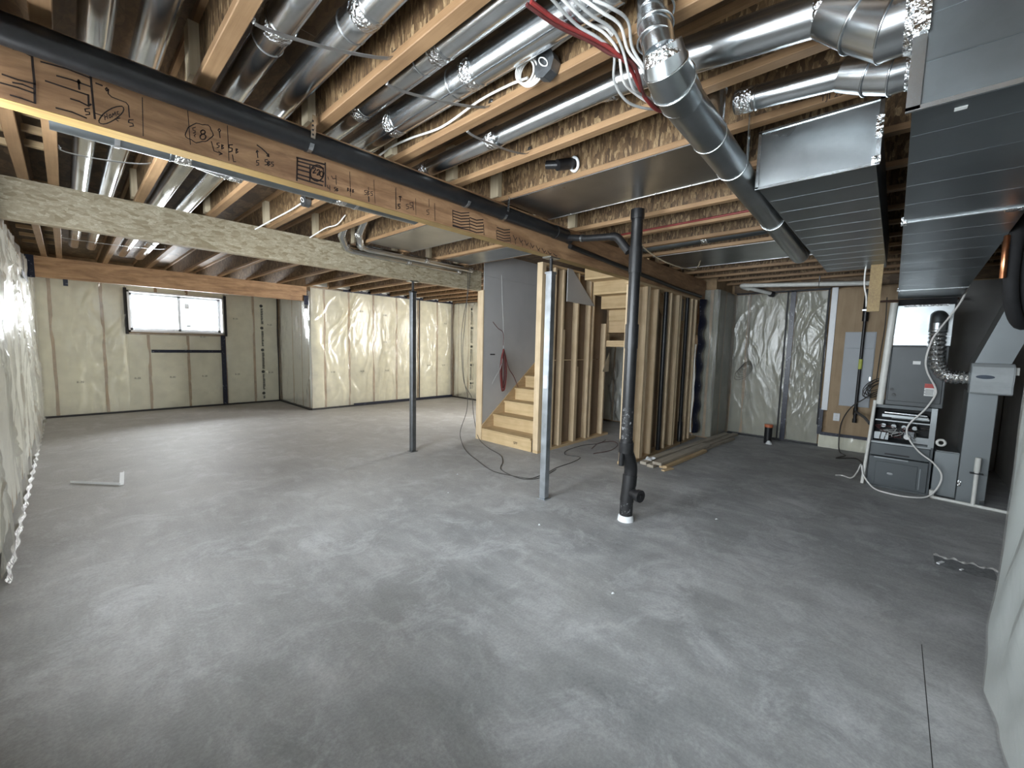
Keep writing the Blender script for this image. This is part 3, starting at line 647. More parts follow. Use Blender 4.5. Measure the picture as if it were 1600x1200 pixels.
# ------------------------------------------------------------------ beams
INK = [(7,[(-0.029,2.519),(-0.029,2.476),(-0.028,2.418),(-0.031,2.35)]),(7,[(0.121,2.519),(0.122,2.459),(0.125,2.357)]),(6,[(-0.073,2.515),(-0.051,2.518),(-0.03,2.512)]),(6,[(-0.103,2.416),(-0.068,2.414),(-0.028,2.418)]),(6,[(-0.11,2.385),(-0.069,2.387),(-0.03,2.384)]),(6,[(-0.088,2.353),(-0.063,2.353),(-0.031,2.35)]),(6,[(-0.08,2.399),(-0.057,2.403),(-0.032,2.399)]),(6,[(-0.008,2.504),(0.058,2.511),(0.122,2.506)]),(6,[(0.03,2.473),(0.069,2.476),(0.117,2.474)]),(6,[(-0.0,2.441),(0.055,2.44),(0.111,2.439)]),(6,[(0.062,2.405),(0.085,2.405),(0.11,2.398)]),(6,[(0.022,2.355),(0.063,2.357),(0.101,2.35)]),(6,[(0.087,2.483),(0.087,2.45)]),(6,[(0.111,2.441),(0.11,2.4),(0.117,2.408)]),(6,[(0.135,2.494),(0.152,2.493)]),(4,[(0.087,2.485),(0.091,2.478),(0.086,2.47),(0.083,2.476),(0.087,2.485)]),(4,[(0.168,2.484),(0.165,2.491),(0.161,2.484),(0.164,2.478),(0.17,2.487),(0.168,2.47),(0.178,2.461),(0.22,2.458),(0.227,2.449),(0.228,2.403)]),(4,[(0.239,2.398),(0.226,2.393),(0.224,2.382),(0.237,2.383),(0.239,2.374),(0.227,2.367)]),(4,[(0.112,2.391),(0.099,2.383),(0.1,2.374),(0.111,2.376),(0.111,2.368),(0.1,2.362)]),(4,[(0.124,2.379),(0.149,2.377)]),(4,[(0.199,2.389),(0.184,2.38),(0.193,2.375)]),(4,[(0.212,2.428),(0.209,2.417),(0.202,2.404),(0.192,2.389),(0.181,2.375),(0.169,2.362),(0.158,2.352),(0.148,2.346),(0.141,2.345),(0.137,2.347),(0.136,2.354),(0.14,2.365),(0.146,2.378),(0.155,2.392),(0.166,2.406),(0.178,2.419),(0.19,2.429),(0.2,2.435),(0.207,2.438),(0.211,2.435),(0.212,2.428)]),(3,[(0.154,2.382),(0.154,2.364)]),(3,[(0.16,2.39),(0.162,2.372)]),(3,[(0.153,2.373),(0.161,2.381)]),(3,[(0.166,2.385),(0.168,2.377),(0.173,2.383),(0.171,2.392),(0.166,2.385)]),(3,[(0.176,2.383),(0.178,2.399),(0.181,2.393),(0.185,2.407),(0.188,2.394)]),(3,[(0.195,2.413),(0.191,2.409),(0.192,2.4),(0.198,2.405)]),(4,[(0.514,2.449),(0.516,2.44),(0.511,2.431),(0.501,2.419),(0.491,2.406),(0.483,2.4),(0.473,2.397),(0.461,2.389),(0.449,2.382),(0.44,2.385),(0.432,2.39),(0.423,2.39),(0.414,2.393),(0.411,2.401),(0.413,2.411),(0.417,2.421),(0.421,2.433),(0.424,2.44),(0.43,2.446),(0.441,2.457),(0.453,2.468),(0.464,2.47),(0.475,2.47),(0.487,2.475),(0.498,2.477),(0.505,2.471),(0.507,2.462),(0.51,2.456),(0.514,2.449)]),(3,[(0.45,2.45),(0.439,2.442),(0.44,2.433),(0.448,2.434),(0.447,2.424),(0.44,2.421)]),(3,[(0.449,2.419),(0.443,2.411),(0.447,2.406)]),(5,[(0.477,2.448),(0.481,2.448),(0.484,2.446),(0.485,2.442),(0.484,2.437),(0.481,2.433),(0.476,2.43),(0.472,2.429),(0.469,2.432),(0.468,2.436),(0.47,2.441),(0.473,2.445),(0.477,2.448)]),(5,[(0.476,2.43),(0.482,2.43),(0.486,2.427),(0.487,2.422),(0.485,2.415),(0.481,2.409),(0.475,2.406),(0.47,2.405),(0.466,2.408),(0.465,2.414),(0.467,2.42),(0.471,2.426),(0.476,2.43)]),(4,[(0.507,2.409),(0.516,2.37),(0.546,2.367)]),(4,[(0.533,2.375),(0.548,2.368),(0.535,2.359)]),(4,[(0.542,2.438),(0.54,2.463),(0.535,2.469),(0.54,2.478),(0.545,2.472),(0.54,2.461)]),(4,[(0.538,2.413),(0.529,2.409),(0.529,2.402),(0.537,2.402),(0.536,2.394),(0.528,2.389)]),(4,[(0.546,2.389),(0.547,2.409),(0.554,2.408),(0.547,2.4),(0.555,2.397),(0.546,2.389)]),(5,[(0.591,2.424),(0.576,2.418),(0.576,2.406),(0.589,2.407),(0.588,2.394),(0.575,2.386)]),(4,[(0.604,2.39),(0.605,2.411),(0.612,2.411),(0.605,2.402),(0.613,2.399),(0.604,2.39)]),(4,[(0.589,2.378),(0.593,2.347),(0.602,2.35)]),(3,[(0.272,2.5),(0.268,2.345)]),(3,[(0.424,2.511),(0.428,2.367)]),(3,[(0.573,2.504),(0.574,2.346)]),(7,[(0.696,2.46),(0.716,2.451),(0.737,2.437),(0.746,2.424)]),(5,[(0.737,2.423),(0.747,2.422),(0.746,2.436)]),(5,[(0.697,2.401),(0.695,2.434)]),(4,[(0.69,2.423),(0.695,2.435),(0.702,2.429)]),(4,[(0.741,2.406),(0.729,2.401),(0.729,2.392),(0.739,2.393),(0.739,2.382),(0.728,2.376)]),(4,[(0.742,2.376),(0.743,2.4),(0.752,2.399),(0.743,2.389),(0.752,2.387),(0.742,2.376)]),(4,[(0.768,2.403),(0.758,2.4),(0.758,2.392),(0.767,2.392),(0.767,2.384),(0.758,2.379)]),(4,[(0.702,2.389),(0.691,2.385),(0.691,2.376),(0.7,2.377),(0.7,2.367),(0.69,2.362)]),(10,[(0.881,2.462),(1.027,2.475)]),(9,[(0.883,2.446),(1.019,2.452)]),(9,[(0.883,2.426),(0.947,2.429)]),(9,[(0.882,2.404),(0.946,2.407)]),(9,[(0.882,2.38),(1.017,2.38)]),(9,[(0.881,2.36),(1.012,2.358)]),(8,[(0.884,2.463),(0.878,2.345)]),(8,[(1.03,2.484),(1.028,2.358)]),(7,[(0.947,2.442),(0.945,2.359)]),(7,[(1.021,2.427),(1.018,2.41),(1.009,2.393),(0.997,2.38),(0.983,2.373),(0.97,2.372),(0.958,2.378),(0.951,2.39),(0.949,2.405),(0.952,2.422),(0.96,2.439),(0.971,2.451),(0.985,2.459),(0.999,2.46),(1.011,2.455),(1.018,2.443),(1.021,2.427)]),(6,[(0.963,2.431),(0.966,2.437),(0.974,2.441),(0.977,2.435),(0.972,2.425),(0.962,2.409),(0.978,2.415)]),(6,[(0.984,2.428),(0.987,2.434),(0.995,2.437),(0.998,2.431),(0.994,2.421),(0.984,2.406),(0.999,2.411)]),(6,[(1.017,2.421),(1.016,2.414),(1.012,2.407),(1.007,2.404),(1.003,2.404),(0.999,2.409),(0.998,2.415),(1.0,2.423),(1.003,2.429),(1.008,2.433),(1.012,2.432),(1.016,2.428),(1.017,2.421)]),(4,[(1.063,2.425),(1.071,2.412),(1.088,2.417)]),(4,[(1.088,2.435),(1.09,2.386)]),(4,[(1.042,2.413),(1.047,2.402)]),(4,[(1.038,2.368),(1.041,2.354),(1.051,2.354)]),(4,[(1.052,2.37),(1.053,2.345)]),(4,[(1.088,2.37),(1.078,2.367),(1.079,2.36),(1.087,2.36),(1.087,2.353),(1.078,2.348)]),(4,[(1.092,2.35),(1.092,2.367),(1.099,2.366),(1.092,2.359),(1.1,2.357),(1.092,2.35)]),(4,[(1.155,2.369),(1.155,2.386),(1.163,2.386),(1.155,2.379),(1.163,2.377),(1.155,2.369)]),(4,[(1.17,2.369),(1.17,2.386),(1.178,2.386),(1.17,2.379),(1.178,2.377),(1.17,2.369)]),(4,[(1.185,2.369),(1.185,2.386),(1.193,2.386),(1.185,2.378),(1.194,2.376),(1.185,2.369)]),(4,[(1.274,2.406),(1.26,2.402),(1.261,2.393),(1.273,2.393),(1.273,2.383),(1.26,2.378)]),(4,[(1.279,2.38),(1.279,2.405),(1.29,2.404),(1.279,2.394),(1.291,2.391),(1.279,2.38)]),(4,[(1.313,2.409),(1.3,2.405),(1.301,2.396),(1.312,2.397),(1.312,2.388),(1.3,2.383)]),(4,[(1.285,2.426),(1.286,2.41)]),(8,[(1.286,2.373),(1.287,2.345)]),(3,[(1.17,2.481),(1.173,2.345)]),(3,[(1.32,2.481),(1.328,2.345)]),(3,[(1.471,2.479),(1.474,2.345)]),(4,[(1.502,2.435),(1.505,2.412)]),(4,[(1.491,2.429),(1.512,2.436)]),(4,[(1.502,2.381),(1.488,2.377),(1.488,2.368),(1.5,2.369),(1.5,2.36),(1.488,2.354)]),(5,[(1.499,2.434),(1.503,2.401)]),(4,[(1.49,2.428),(1.515,2.43)]),(4,[(1.503,2.387),(1.486,2.382),(1.486,2.37),(1.501,2.371),(1.501,2.359),(1.486,2.353)]),(4,[(1.565,2.401),(1.547,2.396),(1.548,2.385),(1.564,2.386),(1.564,2.374),(1.547,2.366)]),(4,[(1.594,2.418),(1.574,2.412),(1.575,2.4),(1.592,2.401),(1.592,2.388),(1.574,2.381)]),(5,[(1.597,2.422),(1.602,2.374)]),(4,[(1.723,2.475),(1.726,2.428)]),(4,[(1.726,2.405),(1.706,2.399),(1.707,2.388),(1.724,2.389),(1.724,2.376),(1.706,2.369)]),(3,[(1.469,2.473),(1.47,2.345)]),(3,[(1.618,2.451),(1.621,2.345)]),(4,[(1.77,2.46),(1.776,2.345)]),(8,[(1.93,2.451),(2.005,2.451),(2.084,2.474)]),(8,[(1.93,2.431),(2.006,2.431),(2.084,2.453)]),(8,[(1.93,2.411),(2.006,2.411),(2.084,2.432)]),(8,[(1.931,2.392),(2.006,2.39),(2.085,2.412)]),(8,[(1.931,2.372),(2.007,2.37),(2.085,2.391)]),(8,[(1.931,2.352),(2.007,2.35),(2.085,2.37)]),(8,[(1.931,2.345),(2.007,2.345),(2.086,2.35)]),(8,[(2.092,2.44),(2.158,2.437),(2.226,2.457)]),(8,[(2.093,2.417),(2.159,2.415),(2.227,2.434)]),(8,[(2.093,2.395),(2.159,2.392),(2.227,2.411)]),(8,[(2.094,2.372),(2.16,2.369),(2.228,2.387)]),(8,[(2.094,2.35),(2.16,2.346),(2.228,2.364)]),(8,[(2.377,2.432),(2.459,2.43),(2.526,2.448)]),(8,[(2.377,2.41),(2.46,2.407),(2.527,2.425)]),(8,[(2.378,2.388),(2.46,2.385),(2.528,2.402)]),(8,[(2.378,2.366),(2.461,2.362),(2.529,2.38)]),(8,[(2.379,2.345),(2.462,2.345),(2.529,2.357)]),(6,[(1.928,2.455),(1.933,2.365)]),(6,[(2.087,2.437),(2.093,2.345)]),(6,[(2.231,2.422),(2.238,2.345)]),(6,[(2.371,2.407),(2.379,2.345)]),(6,[(2.531,2.389),(2.541,2.345)]),(6,[(2.59,2.383),(2.6,2.345)]),(6,[(2.681,2.373),(2.691,2.345)]),(6,[(2.784,2.362),(2.795,2.345)]),(6,[(2.908,2.348),(2.92,2.345)]),(6,[(3.012,2.345),(3.025,2.345)]),(8,[(2.567,2.411),(2.595,2.378),(2.612,2.401)]),(8,[(2.639,2.405),(2.667,2.371),(2.685,2.394)]),(8,[(2.713,2.398),(2.742,2.363),(2.76,2.387)]),(8,[(2.789,2.39),(2.819,2.355),(2.838,2.379)]),(8,[(2.868,2.383),(2.899,2.347),(2.919,2.371)]),(8,[(2.949,2.375),(2.982,2.345),(3.002,2.363)]),(8,[(3.033,2.367),(3.067,2.345),(3.088,2.355)]),(8,[(3.12,2.359),(3.156,2.345),(3.177,2.347)])]
lv = thing('main_beam', 'long laminated beam with black marker writing under the black drain pipe', 'beam', (3.4, 2.445, 2.335))
for k, y in enumerate((2.40, 2.446)):
    part('ply', MB().box(-.35, 7.28, y, y + .0445, 2.336, 2.634), 'lvl', lv)
part('bottom_edge', MB().box(-.35, 7.28, 2.4005, 2.49, 2.3335, 2.3358), 'lvl_edge', lv, 'yellow underside of the beam')
b = MB()
for wd, pts in INK:
    b.ribbon([(x, 2.3985, z) for x, z in pts], wd * .00095, (0, -1, 0))
part('marker_writing', b, 'ink', lv, 'black marker layout marks, HOME, 8 and 5 notes', stuff=True)
b2 = thing('osb_beam', 'pale strand-lumber beam over the grey post nearest the windows', 'beam', (2.1, 4.83, 2.335))
part('ply', MB().box(-.35, 4.43, 4.79, 4.834, 2.337, 2.634), 'osb_beam', b2)
part('ply', MB().box(-.35, 4.43, 4.836, 4.88, 2.337, 2.634), 'osb_beam', b2)
part('bottom_edge', MB().box(-.35, 4.43, 4.791, 4.879, 2.334, 2.3365), 'pale', b2)
part('end_wrap', MB().box(-.36, -.28, 4.775, 4.789, 2.35, 2.636), 'tape', b2)
b3 = thing('far_beam', 'brown laminated beam in front of the window wall', 'beam', (1.6, 9.24, 2.335))
part('ply', MB().box(-.35, 3.50, 9.18, 9.224, 2.336, 2.634), 'lvl_far', b3)
part('ply', MB().box(-.35, 3.50, 9.226, 9.27, 2.336, 2.634), 'lvl_far', b3)
part('end_wrap', MB().box(-.36, -.25, 9.16, 9.179, 2.32, 2.636), 'tape', b3)
part('end_hanger', MB().box(3.44, 3.53, 9.16, 9.179, 2.26, 2.45), 'tape', b3)
part('bolt', MB().box(.02, .07, 9.19, 9.24, 2.24, 2.335), 'tape', b3)

# ------------------------------------------------------------------ joists
JX = [-.15, 0.0, .485, .99, 1.49, 1.98, 2.43, 2.97, 3.5, 3.99, 4.5, 4.98, 5.5, 5.98, 6.47, 6.96, 7.45, 7.95]
def joist_meshes(L):
    a = MB().box(-.0295, .0295, 0, L, 0, .035).mesh('bottom_flange'); t = MB().box(-.0295, .0295, 0, L, .266, .301).mesh('top_flange'); wmesh = MB().box(-.005, .005, 0, L, .034, .267).mesh('web')
    bevelled(a, .003)
    for q, m in ((a, 'flange'), (t, 'flange'), (wmesh, 'web')): q.materials.append(MT[m])
    return a, t, wmesh
JM = {}
def joist(x, y0, y1, label, blocks=()):
    o = thing('floor_joist', label, 'joist', (x, y0, ZJ + .0005), 'wooden I-joists carrying the floor above')
    L = round(y1 - y0, 3)
    if L not in JM: JM[L] = joist_meshes(L)
    for nm, me in zip(('bottom_flange', 'top_flange', 'web'), JM[L]):
        p = bpy.data.objects.new(nm, me); C.objects.link(p); p.parent = o; OFF[p.name] = OFF[o.name]
    for y in blocks:
        part('squash_block', MB().box(x - .046, x - .006, y, y + .088, ZJ + .036, ZT - .036), 'pale', o)
    return o
extra = {2: 'beside the pair of silver ducts', 3: 'with silver ducts on both sides', 4: 'with the coiled white cable and round box', 5: 'under the bundle of red and white cables',
         6: 'stamped TJI 230 beside the trunk ducts', 7: 'along the far edge of the flat metal pan', 8: 'above the black vent stack', 9: 'above the second grey post'}
for i, x in enumerate(JX):
    if x < 3.55:
        y1 = 11.1 if x < 3.4 else 9.2
        lab = 'wooden I-joist, %s from the left wall' % ORD[i]
        if i in extra: lab += ', ' + extra[i]
        bl = (2.401, 4.792) if i >= 2 else ()
        o = joist(x, -.50, y1, lab, bl)
    elif x < 4.3:
        o = joist(x, -.98, 9.2, 'wooden I-joist, tenth from the left wall, just short of the stairs', (4.792,))
    else:
        k = i - 10
        o = joist(x, -.98, 2.49, 'wooden I-joist between main beam and right wall, %s past the black stack' % ORD[k])
        o = joist(x, 4.84, 9.2, 'wooden I-joist over the bright alcove, %s past the stair wall' % ORD[k])
jl = [o for o in bpy.data.objects if o.name.startswith('floor_joist')]
j6 = [o for o in jl if abs(o.location.x - 2.43) < .01][0]
words('stamp', 'TJI 230', .036, (2.4003, .345, ZJ + .005), (0, -1, 0), (0, 0, 1), 'ink', j6)
j0 = [o for o in jl if abs(o.location.x + .15) < .01][0]
for y in (.8, 1.5, 2.1, 2.75, 3.15, 3.45, 3.75, 4.05, 4.35, 5.4, 5.95, 6.5, 7.05, 7.6, 8.15, 8.7):
    part('blocking', MB().box(-.119, -.031, y, y + .038, ZJ + .12, ZJ + .16), 'pine_x', j0)
    part('blocking', MB().box(-.33, -.181, y + .1, y + .138, ZJ + .12, ZJ + .16), 'pine_x', j0)
# ------------------------------------------------------------------ posts, drain stack and drain pipes
def post(x, y, label, m, tag=False):
    o = thing('steel_post', label, 'post', (x, y, 0), 'grey steel posts under the beams')
    h = .034
    part('tube', MB().box(x - h, x + h, y - h, y + h, .008, 2.19), m, o, None, .004)
    part('base_plate', MB().box(x - .05, x + .05, y - .05, y + .05, 0, .008), m, o)
    part('jack_screw', MB().tube([(x, y, 2.185), (x, y, 2.325)], .016, 12), 'screw', o)
    part('top_plate', MB().box(x - .07, x + .07, y - .05, y + .05, 2.322, 2.3335), 'galv_dull', o)
    part('cap', MB().box(x - .04, x + .04, y - .04, y + .04, 2.18, 2.2), 'screw' if not tag else m, o)
    if tag: part('sticker', MB().box(x - h - .0015, x - h, y - .02, y + .02, 1.10, 1.22), 'label', o, 'small white sticker')
post(3.22, 4.835, 'slim grey steel post standing in front of the window-lit insulated wall', 'post_dark')
post(3.15, 2.445, 'slim pale steel post under the marker-written beam, beside the stairs', 'steel', True)

ds = thing('drain_stack', 'black plastic vent stack with offset and cleanout standing in white putty', 'pipe', (3.26, 1.63, 0))
X0, Y0 = 3.225, 1.63
part('upper_pipe', MB().tube([(X0, Y0, 2.626), (X0, Y0, 1.62)], .046, 20), 'abs', ds)
part('collar', MB().tube([(X0, Y0, 2.625), (X0, Y0, 2.55)], .055, 20), 'abs', ds)
part('coupling', MB().tube([(X0, Y0, 1.70), (X0, Y0, 1.50)], .054, 20), 'abs', ds)
part('tee', MB().tube([(X0, Y0, 2.33), (X0, Y0, 2.12)], .053, 20), 'abs', ds)
part('lower_pipe', MB().tube([(X0, Y0, 1.55), (X0, Y0, 1.0)], .050, 20), 'abs', ds)
part('lower_pipe', MB().tube([(X0, Y0, 1.0), (X0, Y0, .66)], .0505, 20), 'abs_dusty', ds, 'black pipe length with dried plaster smears')
part('offset_elbow', MB().tube(smooth_path([(X0, Y0, .72), (X0, Y0, .64), (X0 + .05, Y0 - .01, .54), (X0 + .075, Y0 - .015, .46), (X0 + .075, Y0 - .015, .36)], 5), .056, 20), 'abs', ds)
part('elbow_hub', MB().tube([(X0, Y0, .70), (X0, Y0, .61)], .062, 20), 'abs', ds)
part('side_stub', MB().tube([(X0 - .045, Y0 + .015, .62), (X0 - .045, Y0 + .015, .50)], .022, 14), 'abs', ds)
part('elbow_hub', MB().tube([(X0 + .07, Y0 - .015, .40), (X0 + .06, Y0 - .015, .31)], .061, 20), 'abs', ds)
part('cleanout_body', MB().tube([(X0 + .06, Y0 - .015, .33), (X0 + .04, Y0 - .01, .17)], .059, 20), 'abs', ds)
part('cleanout_branch', MB().tube([(X0 + .05, Y0 - .012, .255), (X0 + .02, Y0 - .125, .255)], .042, 20), 'abs', ds)
cp = part('cleanout_plug', MB().tube([(X0 + .02, Y0 - .118, .255), (X0 + .012, Y0 - .150, .255)], .053, 20), 'abs', ds)
part('plug_nut', MB().bar((X0 + .013, Y0 - .148, .255), (X0 + .008, Y0 - .165, .255), .03, .03), 'abs', cp)
part('base_pipe', MB().tube([(X0 + .04, Y0 - .01, .18), (X0 + .035, Y0 - .01, .0)], .056, 20), 'abs_dusty', ds, 'black base pipe spattered with plaster')
part('putty_ring', MB().tube([(X0 + .035, Y0 - .01, 0), (X0 + .035, Y0 - .01, .035), (X0 + .035, Y0 - .01, .05)], [.07, .066, .058], 18), 'white_dab', ds, 'white putty around the pipe foot')

dp = thing('drain_pipe', 'long black drain pipe strapped along the top of the marker-written beam', 'pipe', (1.4, 2.345, 2.5))
pz = lambda x: 2.549 - .018 * (x + .35) / 3.6
part('pipe_run', MB().tube([(-.34, 2.343, pz(-.34)), (3.12, 2.343, pz(3.12))], .053, 20), 'abs', dp)
part('coupling', MB().tube([(3.05, 2.34, pz(3.05)), (3.22, 2.34, pz(3.2))], .058, 20), 'abs', dp)
part('wye', MB().tube([(3.2, 2.342, pz(3.2)), (3.30, 2.345, 2.50)], [.05, .035], 18), 'abs', dp)
part('branch_pipe', MB().tube([(3.22, 2.34, 2.515), (3.215, 2.1, 2.47), (3.215, 1.84, 2.445)], .029, 16), 'abs', dp)
part('branch_elbow', MB().tube(smooth_path([(3.215, 1.86, 2.447), (3.215, 1.80, 2.43), (3.218, 1.74, 2.36), (3.22, 1.69, 2.30)], 4), .035, 16), 'abs', dp)
part('clamp_ring', MB().tube([(3.215, 2.16, 2.481), (3.215, 2.14, 2.477)], .034, 16), 'galv_dull', dp, 'silver ring on the branch')
def clamp(x, steel, hang):
    z = pz(x)
    arc = [(x, 2.343 + .0565 * math.cos(t), z + .0565 * math.sin(t)) for t in [PI * (.05 + 1.0 * i / 10) - PI * .9 for i in range(11)]]
    b = MB()
    for a, c in zip(arc[:-1], arc[1:]): b.bar(a, c, .022, .003, (Vector(a) - Vector((x, 2.343, z))).normalized())
    s = part('pipe_hanger', b, 'galv' if steel else 'strap', dp, 'perforated silver pipe strap' if steel else 'grey plastic pipe strap')
    if hang:
        part('strap_tail', MB().bar((x, 2.284, z - .005), (x + .01, 2.282, z + .11), .022, .002, (0, 1, 0)), 'galv', s)
        b = MB()
        for k in range(4): b.box(x - .004, x + .004, 2.2795, 2.2815, z + .01 + .022 * k, z + .018 + .022 * k)
        part('punched_hole', b, 'black', s)
clamp(.92, True, True); clamp(2.0, False, False); clamp(2.38, True, True)
solo('water_pipe', MB().tube([(3.34, 2.372, 2.462), (4.4, 2.374, 2.425), (6.1, 2.374, 2.37), (7.0, 2.374, 2.36)], .024, 14), 'abs', 'thin black pipe continuing along the beam beyond the vent stack', 'pipe')
solo('waste_riser', MB().tube([(5.79, 2.43, .0), (5.79, 2.43, 2.30)], .030, 16), 'abs', 'black riser pipe between the light studs and the brown ones', 'pipe')
solo('waste_riser', MB().tube([(6.60, 2.43, .0), (6.60, 2.43, .35), (6.60, 2.43, .36), (6.60, 2.43, 2.30)], [.036, .036, .028, .028], 16), 'abs', 'black riser pipe next to the blue sealant tape', 'pipe')
st = thing('floor_drain_stub', 'short black pipe stub with orange cap rising from floor', 'pipe', (7.79, 1.43, 0))
part('pipe', MB().tube([(7.79, 1.43, 0), (7.79, 1.43, .27)], .057, 18), 'abs', st)
part('cap', MB().tube([(7.79, 1.43, .265), (7.79, 1.43, .31)], .062, 18), 'orange', st, 'orange cap')
part('plaster_dab', MB().tube([(7.72, 1.40, 0), (7.72, 1.40, .05)], [.05, .02], 10), 'white_dab', st)

# ------------------------------------------------------------------ round ducts
def round_duct(label, pts, r, joints=(), m='galv', tape=True, name='round_duct', group='round silver ducts', fil=0, n=22):
    o = thing(name, label, 'duct', pts[0], group)
    P = smooth_path(pts, fil) if fil else pts
    part('duct_body', MB().tube(P, r, n), m, o)
    for j in joints:
        a = Vector(j[0]); d = Vector(j[1]).normalized(); rr = j[2] if len(j) > 2 else r
        if tape:
            part('foil_joint', MB().tube([a - d * .032, a - d * .028, a, a + d * .028, a + d * .032], [rr + .001, rr + .003, rr + .004, rr + .003, rr + .001], n), 'foil', o, 'crinkled foil tape joint')
        part('crimp_ring', MB().tube([a - d * .052, a - d * .045, a - d * .038], [rr, rr + .005, rr], n), m, o)
    return o
Y_ = (0, 1, 0)
def bay(x, z, r, y0, y1, js, label, m='galv'):
    o = round_duct(label, [(x, y0, z), (x, y1, z)], r, [((x, y, z), Y_) for y in js], m)
    part('lock_seam', MB().bar((x + r * .6, y0, z - r * .8), (x + r * .6, y1, z - r * .8), .006, .004), m, o)
    b = MB()
    for y in js[:1]:
        b.torus((x, y + .12, z), (0, 1, 0), r + .001, .003, 24, 6)
    if b.v: part('strap_ring', b, 'strap', o)
    return o
bay(.15, 2.765, .054, -.36, 8.5, (.7, 3.2, 6.8), 'round silver duct nearest the insulated left wall')
bay(.315, 2.765, .054, -.36, 8.5, (.9, 3.0, 7.0), 'second round silver duct from the left wall, sharing its bay')
bay(.64, 2.745, .058, -.36, 8.6, (1.9, 3.6, 6.9), 'third round silver duct from the left wall, crossing above the drain pipe')
bay(.83, 2.735, .060, -.36, 8.6, (1.55, 3.5, 7.1), 'fourth round silver duct from the left wall, with two foil joints')
bay(1.14, 2.745, .056, -.36, 2.75, (1.52, 2.2), 'round silver duct half hidden by the fourth long joist')
o = bay(1.315, 2.725, .066, .77, 2.72, (1.50, 2.15), 'wide ribbed silver duct above the white cable')
part('lock_seam', MB().bar((1.315 - .03, .77, 2.725 - .061), (1.315 - .03, 2.72, 2.725 - .061), .010, .006), 'galv', o)
round_duct('slim silver duct running behind the red and white cable bundle', [(1.74, .98, 2.685), (1.74, 2.75, 2.685)], .050, [((1.74, 1.8, 2.685), Y_), ((1.74, 2.45, 2.685), Y_)])
round_duct('thick silver duct joining the upper foil-taped elbow', [(1.75, .22, 2.61), (1.75, 1.0, 2.70)], .066, [((1.75, .25, 2.613), (0, 1, .1))])
round_duct('thin silver duct beside the stamped joist', [(2.19, .22, 2.615), (2.19, .64, 2.655)], .050, [((2.19, .60, 2.651), (0, 1, .1))])
round_duct('short open duct collar with pale rim in front of a joist', [(1.78, 1.20, 2.715), (1.76, 1.06, 2.68)], .040, [((1.762, 1.07, 2.683), (0, 1, .2))], 'galv')
# the two elbows that leave the big trunk
def takeoff(label, x, z, r, zb, yb):
    o = thing('duct_elbow', label, 'duct', (x, .03, z), 'elbows on the trunk')
    p = [Vector((x - .02, .026, z)), Vector((x - .02, .085, z)), Vector((x - .005, .15, z + (zb - z) * .45)), Vector((x, yb + .03, zb))]
    rr = [r * 1.0, r * 1.02, r * 1.02, r * .92]
    part('collar', MB().tube([p[0], p[1]], r * .99, 24), 'galv_dull', o)
    part('elbow_body', MB().tube(p, rr, 26, True, False, True), 'galv', o)
    for k in (1, 2):
        d = ((p[k + 1] - p[k]).normalized() + (p[k] - p[k - 1]).normalized()).normalized()
        part('gore_seam', MB().torus(p[k], d, rr[k] * 1.03, .004, 30, 6), 'galv', o)
    part('foil_collar', MB().tube([(x - .02, .028, z), (x - .02, .055, z)], [r * 1.12, r * 1.03], 24), 'foil', o, 'crinkled foil tape collar')
    return o
takeoff('upper silver segmented elbow leaving the dark trunk', 1.74, 2.475, .088, 2.607, .21)
takeoff('lower silver segmented elbow leaving the dark trunk', 2.17, 2.545, .072, 2.615, .21)

# diagonal exhaust pipe: drops from a bay, turns and runs beside the small trunk
dg = thing('exhaust_duct', 'silver pipe dropping from a joist bay then running beside the flat duct', 'duct', (1.37, .64, 2.4))
part('upright_pipe', MB().tube([(1.37, .70, 2.90), (1.37, .672, 2.56)], .049, 22), 'galv', dg)
part('upright_pipe', MB().tube([(1.37, .674, 2.58), (1.375, .655, 2.51), (1.38, .648, 2.475)], .052, 22), 'galv', dg)
for z in (2.60, 2.555, 2.51): part('gore_seam', MB().torus((1.372, .663, z), (.15, .1, 1), .055, .004, 28, 6), 'galv', dg)
part('foil_joint', MB().tube([(1.382, .647, 2.49), (1.405, .645, 2.462)], [.056, .064], 22), 'foil', dg, 'crinkled foil tape joint')
part('elbow', MB().tube([(1.388, .645, 2.495), (1.425, .646, 2.450), (1.50, .650, 2.434), (1.62, .662, 2.434)], [.062, .070, .075, .072], 26, True, False, True), 'galv_dull', dg)
for q in ((1.425, .646, 2.450, .072), (1.50, .650, 2.434, .077)): part('gore_seam', MB().torus(q[:3], (1, .05, -.6 if q[0] < 1.45 else -.1), q[3], .0035, 30, 6), 'galv', dg)
pz2 = lambda x: 2.435 - .026 * (x - 1.6)
for a, c, r in ((1.60, 1.95, .070), (1.94, 2.30, .069), (2.29, 3.3, .067), (3.29, 4.45, .066)):
    part('duct_body', MB().tube([(a, .664 + (a - 1.6) * .012, pz2(a)), (c, .664 + (c - 1.6) * .012, pz2(c))], r, 24), 'galv_dull', dg)
for x in (1.60, 1.95, 2.30, 3.3):
    part('crimp_ring', MB().torus((x, .664 + (x - 1.6) * .012, pz2(x)), (1, .012, 0), .070, .0035, 32, 6), 'galv', dg)
part('drop_elbow', MB().tube(smooth_path([(4.43, .698, 2.361), (4.52, .698, 2.363), (4.60, .698, 2.42), (4.62, .698, 2.62)], 5), .065, 20), 'galv_dull', dg)
part('branch_collar', MB().tube([(2.1, .71, 2.80), (2.08, .70, 2.66), (2.04, .685, 2.47)], .046, 18), 'galv', dg)
part('branch_ring', MB().torus((2.09, .703, 2.68), (.1, 0, 1), .048, .006, 26, 6), 'galv', dg)
part('riser_strap', MB().box(2.28, 2.31, .60, .604, 2.40, 2.63), 'galv', dg)

